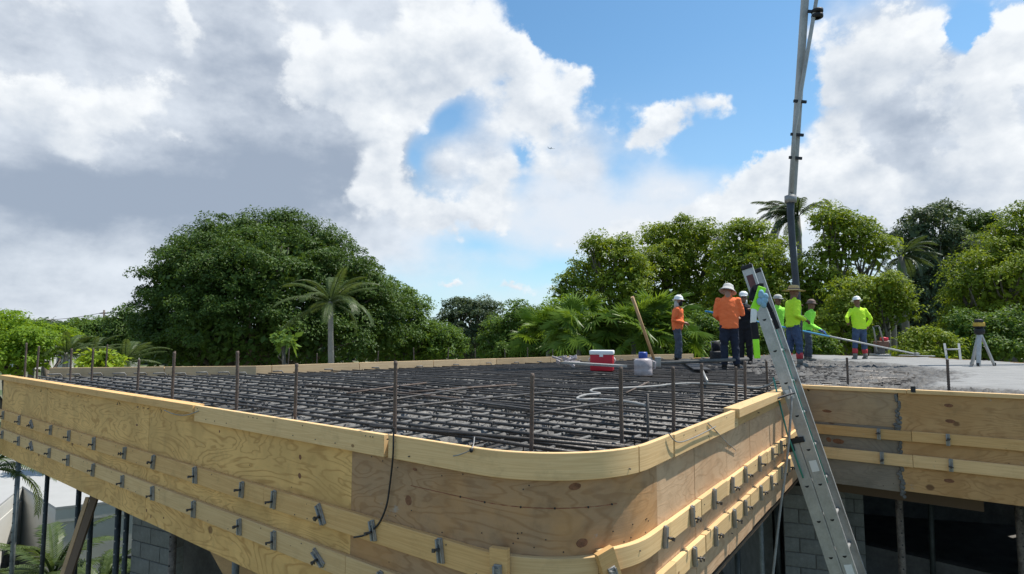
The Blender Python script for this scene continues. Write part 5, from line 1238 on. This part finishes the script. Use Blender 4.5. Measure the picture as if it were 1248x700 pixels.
def palm(label, px, py, Y, kind='coco', nf=18, scale=1.0, trunk=.13, seed=1, wind=0.0, lean=0.0, shaft=False, group=None, z=None, name='palm_tree'):
    c = at_y(px, py, Y); T = thing(name, label, 'palm tree', (c.x + lean, Y, 0), 0, group); rn = random.Random(seed); h = c.z
    mb = MB(); n = 12; mb.tube([(-lean * (i / n) ** 1.6, .1 * math.sin(i * .5), h * i / n) for i in range(n + 1)], [trunk * (1.25 - .45 * i / n) * (1.06 if i % 2 else .97) for i in range(n + 1)], 10); mb.build('trunk', M['palmbark'], T)
    if shaft: MB().lathe([(trunk * .95, h - 1.6 * scale), (trunk * 1.25, h - 1.2 * scale), (trunk * .8, h - .2), (trunk * .4, h + .1)], (-lean, 0, 0), 10).build('crownshaft', M['shaft'], T)
    for i in range(nf):
        o = link('frond', FROND[kind][i % len(FROND[kind])], T); f = i / nf
        az = 2.4 * i + rn.uniform(-.3, .3); el = R(72) * (1 - f) ** .8 - R(18) * f + rn.uniform(-.12, .12)
        dirv = Vector((math.cos(az) * math.cos(el) + wind, math.sin(az) * math.cos(el), math.sin(el))).normalized()
        o.rotation_euler = (rn.uniform(-.25, .25), -math.asin(max(-1, min(1, dirv.z))), math.atan2(dirv.y, dirv.x)); o.location = (-lean, 0, h - .05); k = scale * rn.uniform(.8, 1.08); o.scale = (k, k, k)
    return T
palm('coconut palm with drooping grey green fronds in front of the huge dark tree', 403, 368, 26, 'coco', 18, .72, .13, 2, .25, .25)
palm('small palm at the left between the lime trees and the pale building', 82, 430, 24, 'coco', 14, .45, .10, 3, .3)
palm('small palm behind the uprights at left, right of the yellow green shrub', 152, 440, 22, 'coco', 16, .46, .11, 4, .2)
palm('low palm at left just under the dome shaped tree', 112, 432, 25, 'coco', 15, .42, .11, 5, .2)
palm('dark windblown royal palm beside the pump boom', 972, 264, 36, 'royal', 18, .95, .17, 6, -.75, .0, True)
palm('dark palm peeping over the trees right of the pump boom', 1014, 258, 44, 'royal', 11, .6, .17, 7, -.5, .0, True)
palm('royal palm with a smooth grey trunk and windblown crown right of the white hard hat', 1098, 312, 33, 'royal', 16, .74, .19, 8, .45, .0, True)
palm('slim palm whose bare trunk stands beside the royal palm at right', 1085, 338, 35, 'royal', 9, .5, .15, 9, .3, 0, True)
palm('thin palm stem behind the finishing machine', 1078, 352, 30, 'royal', 6, .35, .12, 29, .3, 0, True)
# near palm beside the posts
palm('green palm below the left formwork in front of the white house', 64, 700, 11.8, 'near', 14, .75, .10, 11, .0, .0, False, None, None, 'low_palm')
palm('dark palm at the far left edge beside the grey post', -14, 566, 10.6, 'near', 12, .62, .10, 12, .1, .0, False, None, None, 'low_palm')
palm('palm between the posts at lower left, right of the green palm', 126, 712, 11.6, 'near', 11, .55, .10, 13, .1, .0, False, None, None, 'low_palm')
# fan palms behind the deck
def fan_mesh(seed, n=26, Rr=.66):
    rn = random.Random(seed); V = []; Fc = []
    for k in range(n):
        a = R(-128 + 256 * k / (n - 1)) + rn.uniform(-.03, .03); l = Rr * (1 - .12 * abs(k / (n - 1) - .5) * 2) * rn.uniform(.9, 1.06); d = Vector((math.cos(a), math.sin(a), 0)); q = Vector((-d.y, d.x, 0)); w = l * .052; b = len(V); f = .05 * l
        V += [Vector((0, 0, 0)), d * l * .45 + q * w + Vector((0, 0, -.02)), d * l * .45 + Vector((0, 0, f)), d * l * .45 - q * w + Vector((0, 0, -.02)), d * l + Vector((0, 0, -.26 * l * rn.uniform(.3, 1.6)))]
        Fc += [(b, b + 1, b + 2), (b, b + 2, b + 3), (b + 1, b + 4, b + 2), (b + 2, b + 4, b + 3)]
    V2 = [v + Vector((.0, 0, 0)) for v in V]
    b = len(V2); V2 += [Vector((0, .012, 0)), Vector((0, -.012, 0)), Vector((-1.0, -.016, -.25)), Vector((-1.0, .016, -.25))]; Fc.append((b, b + 1, b + 2, b + 3))
    me = bpy.data.meshes.new('fan_leaf'); me.from_pydata(V2, [], Fc); me.materials.append(M['leaf_fan']); return me
FAN = [fan_mesh(i, 22 + 3 * i) for i in range(3)]
def fan_palm(label, px, py, Y, n, k, seed, spread=1.0):
    c = at_y(px, py, Y); T = thing('fan_palm', label, 'fan palm', (c.x, Y, 0), 0, 'fan palms behind the rear edge boards'); rn = random.Random(seed); h = c.z
    MB().tube([(0, 0, 0), (.05, 0, h * .5), (0, 0, h)], [.12, .1, .09], 8).build('trunk', M['palmbark'], T)
    for i in range(n):
        o = link('fan_leaf', FAN[i % 3], T); az = 2.4 * i + rn.uniform(-.3, .3); el = rn.uniform(-.35, 1.25); r = rn.uniform(.55, 1.15) * spread * k
        d = Vector((math.cos(az) * math.cos(el), math.sin(az) * math.cos(el), math.sin(el))); o.location = Vector((0, 0, h)) + d * r
        o.rotation_mode = 'QUATERNION'; o.rotation_quaternion = (Matrix.Rotation(math.atan2(d.y, d.x), 4, 'Z') @ Matrix.Rotation(-el + rn.uniform(-.2, .6), 4, 'Y') @ Matrix.Rotation(rn.uniform(-.7, .7), 4, 'X')).to_quaternion(); s = k * rn.uniform(.8, 1.15); o.scale = (s, s, s)
for a in [('fan palm at the left end of the row, below the light green feathery tree', 668, 418, 24, 26, 1.15, 41), ('fan palm left of the red cooler with long glossy leaves', 705, 412, 22.5, 30, 1.2, 42),
          ('fan palm directly behind the red cooler', 738, 420, 23.5, 26, 1.1, 43), ('fan palm behind the leaning wooden handle', 772, 414, 22, 30, 1.15, 44), ('tall bright fan palm left of the man with the mask', 802, 405, 22.5, 30, 1.2, 45)]: fan_palm(*a)
print('leaves', NLEAF[0])

# ------------------------------------------------------------------ people
def remesh(mb, name, mat, parent, vox, smooth=4, wrinkle=0.0, seed=0):
    me = mb.mesh(name + '_raw', mat); o = bpy.data.objects.new('tmp', me); COL.objects.link(o)
    m = o.modifiers.new('r', 'REMESH'); m.mode = 'VOXEL'; m.voxel_size = vox; m.use_smooth_shade = True
    s = o.modifiers.new('s', 'SMOOTH'); s.factor = .5; s.iterations = smooth
    dg = bpy.context.evaluated_depsgraph_get(); new = bpy.data.meshes.new_from_object(o.evaluated_get(dg), depsgraph=dg); new.name = name
    bpy.data.objects.remove(o); bpy.data.meshes.remove(me)
    if wrinkle:
        n = len(new.vertices); co = np.empty(n * 3, np.float32); new.vertices.foreach_get('co', co); co = co.reshape(-1, 3); nv = np.empty(n * 3, np.float32); new.vertices.foreach_get('normal', nv); nv = nv.reshape(-1, 3)
        w = vnoise(co[:, 0] * 1.0 + co[:, 1] * .7, co[:, 2] * 1.3 + co[:, 0] * .5, 11, seed) + .6 * vnoise(co[:, 0] + co[:, 1], co[:, 2] * 2 + co[:, 1], 22, seed + 3) - .8
        co += nv * (w * wrinkle)[:, None]; new.vertices.foreach_set('co', co.ravel()); new.update()
    new.materials.clear(); new.materials.append(mat); new.polygons.foreach_set('use_smooth', np.ones(len(new.polygons), bool))
    return link(name, new, parent)
def person(label, px, py, Y, face, ht, shirt, trousers, hat, hatmat, armR, armL, skin='skin', lean=0.0, headyaw=0.0, headpitch=0.0, legs=((.11, .03), (-.11, -.02)), boots='boot', gaiters=False, glove=None, neckcloth=None, mask=False, belly=0.0, tz=None, longshirt=0.0, shirt2=None, kneebend=0.0, headdrop=0.0):
    b = at_y(px, py, Y); zf = deck_z(b.x, Y) if tz is None else tz; k = ht / 1.78
    T = thing('person', label, 'person', (b.x, Y, zf), math.atan2(-face[0], face[1]), 'workers on the deck')
    V = lambda *a: Vector(a) * k
    ls = math.sin(lean)
    hip = V(0, 0, .93); ch = V(0, .30 * ls, 1.30); nk = V(0, .46 * ls, 1.49); hd = nk + V(0, .03 + .02 * ls + headdrop, .138 - headdrop)
    sh = {1: V(.195, .40 * ls, 1.41), -1: V(-.195, .40 * ls, 1.41)}
    arms = {1: armR, -1: armL}
    # --- body: one continuous surface (legs, trunk, neck, head with nose and ears, arms, hands with fingers)
    mb = MB()
    mb.ell(hip, (.155 * k, .11 * k, .13 * k)); mb.ell(V(0, .1 * ls + .01 + belly * .5, 1.1), ((.14 + belly * .3) * k, (.10 + belly) * k, .16 * k)); mb.ell(ch - V(0, 0, .03), (.155 * k, .10 * k, .15 * k)); mb.tube([nk - V(0, .01, .06), nk + V(0, .02, .1)], [.062 * k, .055 * k], 10)
    Hm = Matrix.Rotation(headyaw, 3, 'Z') @ Matrix.Rotation(-headpitch, 3, 'X')
    hp = lambda x, y, z: hd + Hm @ Vector((x * k, y * k, z * k))
    mb.ell(hp(0, 0, .02), (.076 * k, .095 * k, .115 * k), M=Hm); mb.ell(hp(0, .03, -.06), (.056 * k, .06 * k, .065 * k), M=Hm)
    mb.ell(hp(0, .098, -.012), (.014 * k, .022 * k, .026 * k), M=Hm, seg=8); mb.ell(hp(0, .084, -.062), (.026 * k, .014 * k, .012 * k), M=Hm, seg=8)
    for s in (-1, 1): mb.ell(hp(.078 * s, -.005, -.005), (.012 * k, .022 * k, .033 * k), M=Hm, seg=8)
    feet = {}
    for s, (fx, fy) in ((1, legs[0]), (-1, legs[1])):
        h0 = V(.085 * s, 0, .90); an = V(fx, fy, .085); kn = h0.lerp(an, .5) + V(.0, .035 + kneebend, 0); feet[s] = (an, kn, h0)
        mb.tube([h0, h0.lerp(kn, .5), kn, kn.lerp(an, .35), an], [.088 * k, .078 * k, .056 * k, .055 * k, .038 * k], 10); mb.ell(an + V(0, .07, -.05), (.04 * k, .115 * k, .035 * k))
    hands = {}
    for s in (1, -1):
        el, wr = (V(*arms[s][0]), V(*arms[s][1])); mb.ell(sh[s] - V(.02 * s, 0, .02), (.05 * k, .05 * k, .05 * k)); mb.tube([sh[s] - V(.02 * s, 0, .02), sh[s].lerp(el, .5), el, el.lerp(wr, .4), wr], [.048 * k, .044 * k, .04 * k, .038 * k, .027 * k], 10)
        d = (wr - el).normalized(); side = d.cross(Vector((0, 0, 1)));
        if side.length < .2: side = Vector((0, 1, 0))
        side.normalize(); nrm = side.cross(d).normalized(); pc = wr + d * .05 * k
        mb.tube([wr, pc, pc + d * .045 * k], [.026 * k, .036 * k, .034 * k], 8); hands[s] = (wr, pc, d)
        for j in range(4):
            o = pc + d * .03 * k + side * (.027 - .018 * j) * k; l = (.07, .08, .074, .058)[j] * k
            mb.tube([o, o + d * l * .5 - nrm * .006 * k, o + d * l * .8 - nrm * .03 * k, o + d * l * .85 - nrm * .05 * k], [.0098 * k, .0095 * k, .009 * k, .0075 * k], 7)
        o = wr + d * .03 * k + side * .028 * k; mb.tube([o, o + side * .03 * k + d * .025 * k, o + side * .035 * k + d * .055 * k - nrm * .015 * k], [.013 * k, .011 * k, .009 * k], 7)
    remesh(mb, 'body', M[skin], T, .0105, 3)
    # --- clothing
    c = MB(); SH = Matrix(((1, 0, 0), (0, 1, ls), (0, 0, 1))); z0 = .865 - longshirt; bl = belly
    c.lathe([(0, z0 * k), (.178 * k, z0 * k), (.184 * k, (z0 + .03) * k), ((.176 + bl * .5) * k, 1.0 * k), ((.178 + bl) * k, 1.12 * k), ((.188 + bl * .4) * k, 1.24 * k), (.200 * k, 1.35 * k), (.190 * k, 1.41 * k), (.140 * k, 1.455 * k), (.078 * k, 1.49 * k), (.068 * k, 1.525 * k), (0, 1.53 * k)], (0, (-.93 * ls + bl * .3) * k, 0), 20, 1.0, .76, SH)
    for s in (1, -1):
        el, wr = (V(*arms[s][0]), V(*arms[s][1])); c.ell(sh[s] - V(.01 * s, 0, .01), (.072 * k, .075 * k, .072 * k)); c.tube([sh[s] - V(.01 * s, 0, .015), sh[s].lerp(el, .5), el, el.lerp(wr, .5), el.lerp(wr, .97)], [.068 * k, .064 * k, .057 * k, .052 * k, .043 * k], 11)
    remesh(c, 'shirt', M[shirt], T, .0155, 4, .017, len(label))
    c = MB(); c.ell(hip - V(0, 0, .04), (.158 * k, .112 * k, .12 * k)); c.tube([V(0, 0, .84), V(0, .03 * ls, .96)], [.115 * k, .11 * k], 12)
    for s in (1, -1):
        an, kn, h0 = feet[s]; lo_ = kn.lerp(an, .55 if gaiters else .93); c.tube([h0 + V(0, 0, .02), h0.lerp(kn, .5), kn, kn.lerp(lo_, .5), lo_], [.105 * k, .098 * k, .078 * k, .076 * k, (.066 if gaiters else .070) * k], 11)
    remesh(c, 'trousers', M[trousers], T, .0155, 4, .02, len(label) + 7)
    for s in (1, -1):
        an, kn, h0 = feet[s]; c = MB()
        if gaiters:
            c.tube([kn.lerp(an, .74), an + V(0, 0, -.03)], [.062 * k, .058 * k], 12); g = MB(); g.tube([kn.lerp(an, .45), kn.lerp(an, .62), kn.lerp(an, .78)], [.072 * k, .074 * k, .068 * k], 12); g.build('gaiter', M['gaiter'], T)
        else: c.tube([an + V(0, 0, .10), an + V(0, 0, -.03)], [.052 * k, .055 * k], 10)
        c.ell(an + V(0, .05, -.045), (.052 * k, .135 * k, .05 * k)); c.box(an + V(0, .045, -.073), (.09 * k, .25 * k, .025 * k), bev=.008); c.build('boot', M[boots], T)
        if glove:
            wr, pc, d = hands[s]; c = MB(); c.tube([wr - d * .05, wr + d * .02], [.042 * k, .036 * k], 9); c.ell(pc + d * .01, (.045 * k, .045 * k, .05 * k), seg=9)
            for j in range(4): q = pc + d * .04 * k + Vector((.02 - .013 * j, 0, 0)); c.tube([q, q + d * .06 * k + Vector((0, 0, -.015))], [.013, .011], 6)
            c.build('glove', M[glove], T)
    # --- eyes, brows
    e = MB()
    for s in (-1, 1): e.ell(hp(.03 * s, .087, .018), (.012 * k, .007 * k, .007 * k), seg=8); e.bar(hp(.012 * s, .094, .04), hp(.05 * s, .084, .042), .008, .008)
    e.build('eyes', M['black'], T)
    if mask: m = MB(); m.ell(hp(0, .05, -.04), (.075 * k, .068 * k, .075 * k), M=Hm); m.ell(hp(0, .07, .02), (.06 * k, .04 * k, .018 * k), M=Hm); m.build('face_mask', M['blk_cloth'], T)
    if neckcloth: m = MB(); m.tube([nk + V(0, -.015, -.03), hp(0, -.03, .03)], [.080 * k, .080 * k], 12); m.ell(hp(0, -.035, -.05), (.082 * k, .068 * k, .10 * k), M=Hm); m.build('neck_cloth', M[neckcloth], T)
    # --- hat
    hc = hp(0, -.005, .065); Mh = Hm @ Matrix.Rotation(R(4), 3, 'X')
    h = MB()
    def hl(prof, sy=1.15): h.lathe([(r * k, z * k) for r, z in prof], hc, 22, 1.0, sy, Mh)
    if hat == 'full': hl([(.088, .0), (.145, -.012), (.152, -.006), (.106, .012), (.104, .05), (.088, .09), (.05, .118), (0, .126)]); h.tube([hp(0, -.10, .11), hp(0, -.05, .185), hp(0, .03, .192), hp(0, .095, .13)], .012 * k, 6)
    elif hat == 'cap': hl([(.094, -.005), (.108, .0), (.104, .05), (.085, .09), (.045, .115), (0, .12)]); h.add([hc + Mh @ Vector((x * k, y * k, z * k)) for x, y, z in ((-.08, .085, .0), (.08, .085, .0), (.06, .165, -.012), (-.06, .165, -.012), (-.08, .085, .01), (.08, .085, .01), (.06, .165, -.004), (-.06, .165, -.004))], [(0, 1, 2, 3), (4, 7, 6, 5), (0, 4, 5, 1), (1, 5, 6, 2), (2, 6, 7, 3), (3, 7, 4, 0)])
    elif hat == 'straw': hl([(.09, -.005), (.15, -.02), (.205, -.028), (.215, -.02), (.15, -.006), (.104, .012), (.100, .06), (.085, .098), (.045, .105), (0, .10)])
    elif hat == 'bucket': hl([(.09, -.01), (.135, -.04), (.165, -.068), (.17, -.06), (.135, -.022), (.106, .01), (.103, .05), (.088, .088), (.05, .112), (0, .118)])
    h.build('hat', M[hatmat], T)
    if hat == 'straw': b_ = MB(); b_.lathe([(.108 * k, .008 * k), (.109 * k, .035 * k), (.103 * k, .036 * k)], hc, 20, 1, 1.15, Mh); b_.build('hat_band', M['brownhat'], T)
    return T
# down arms: elbow, wrist in body coordinates (x right, y forward, z up)
person('man in an orange shirt with a black face mask and white hard hat', 826, 437, 16.3, (.95, -.30), 1.76, 'orange', 'jean_grey', 'full', 'hardhat', ((.27, -.10, 1.13), (.10, .19, 1.06)), ((-.27, -.10, 1.13), (-.10, .20, 1.05)), 'skin_light', .04, -.15, .15, ((.10, .04), (-.10, -.04)), 'shoe', mask=True, neckcloth='greyhat', belly=.03, glove=None)
person('man in a bright orange shirt and dark jeans with a grey brimmed hat', 890, 452, 12.35, (.30, .95), 1.80, 'orange', 'jean_dark', 'bucket', 'greyhat', ((.262, .06, 1.12), (.17, .30, 1.20)), ((-.25, .04, 1.10), (-.17, .27, 1.02)), 'skin_light', .17, -.5, .42, ((.13, .03), (-.11, .0)), 'shoe', headdrop=.045, longshirt=.03, belly=.02)
person('man in black clothes mostly hidden behind the bright orange shirt', 909, 437, 14.6, (-.5, -.85), 1.72, 'blk_cloth', 'blk_cloth', 'cap', 'hardhat', ((.27, .05, 1.12), (.12, .28, 1.14)), ((-.30, .05, 1.14), (-.20, .24, 1.30)), 'skin', .05, .2, .1, ((.10, .03), (-.10, -.02)), 'shoe', neckcloth='white')
person('man in a green shirt and pale cap standing behind the ladder rails', 949, 436, 16.6, (.25, -.97), 1.78, 'limeg', 'trou_grey', 'cap', 'greyhat', ((.27, .02, 1.13), (.20, .22, 1.02)), ((-.34, .05, 1.30), (-.55, .14, 1.46)), 'skin', .03, .1, .1, ((.12, .02), (-.12, -.02)), 'boot')
person('man in a lime shirt and wide straw hat with red gaiters', 968, 445, 13.5, (.93, .05), 1.79, 'lime', 'jean', 'straw', 'straw', ((.26, -.06, 1.12), (.16, .20, 1.02)), ((-.26, .02, 1.12), (-.14, .24, 1.10)), 'skin', .05, -.05, .10, ((.10, .08), (-.11, -.10)), 'boot', gaiters=True, belly=.015)
person('man in a brown cap and blue gloves holding the float pole', 985, 436, 16.9, (.80, -.55), 1.66, 'limeg', 'jean_grey', 'full', 'brownhat', ((.26, .10, 1.06), (.16, .36, .90)), ((-.27, .10, 1.06), (-.10, .40, .86)), 'skin', .22, .05, .15, ((.11, .06), (-.11, -.08)), 'boot', glove='glove')
person('man in a lime green shirt and white hard hat beside the finishing machine', 1049, 434, 17.6, (.12, .98), 1.80, 'lime', 'jean', 'full', 'hardhat', ((.31, -.02, 1.15), (.30, .20, .95)), ((-.37, -.10, 1.19), (-.24, .17, 1.07)), 'skin', .12, 0.0, .25, ((.14, .02), (-.15, .0)), 'boot', gaiters=True, belly=.02)
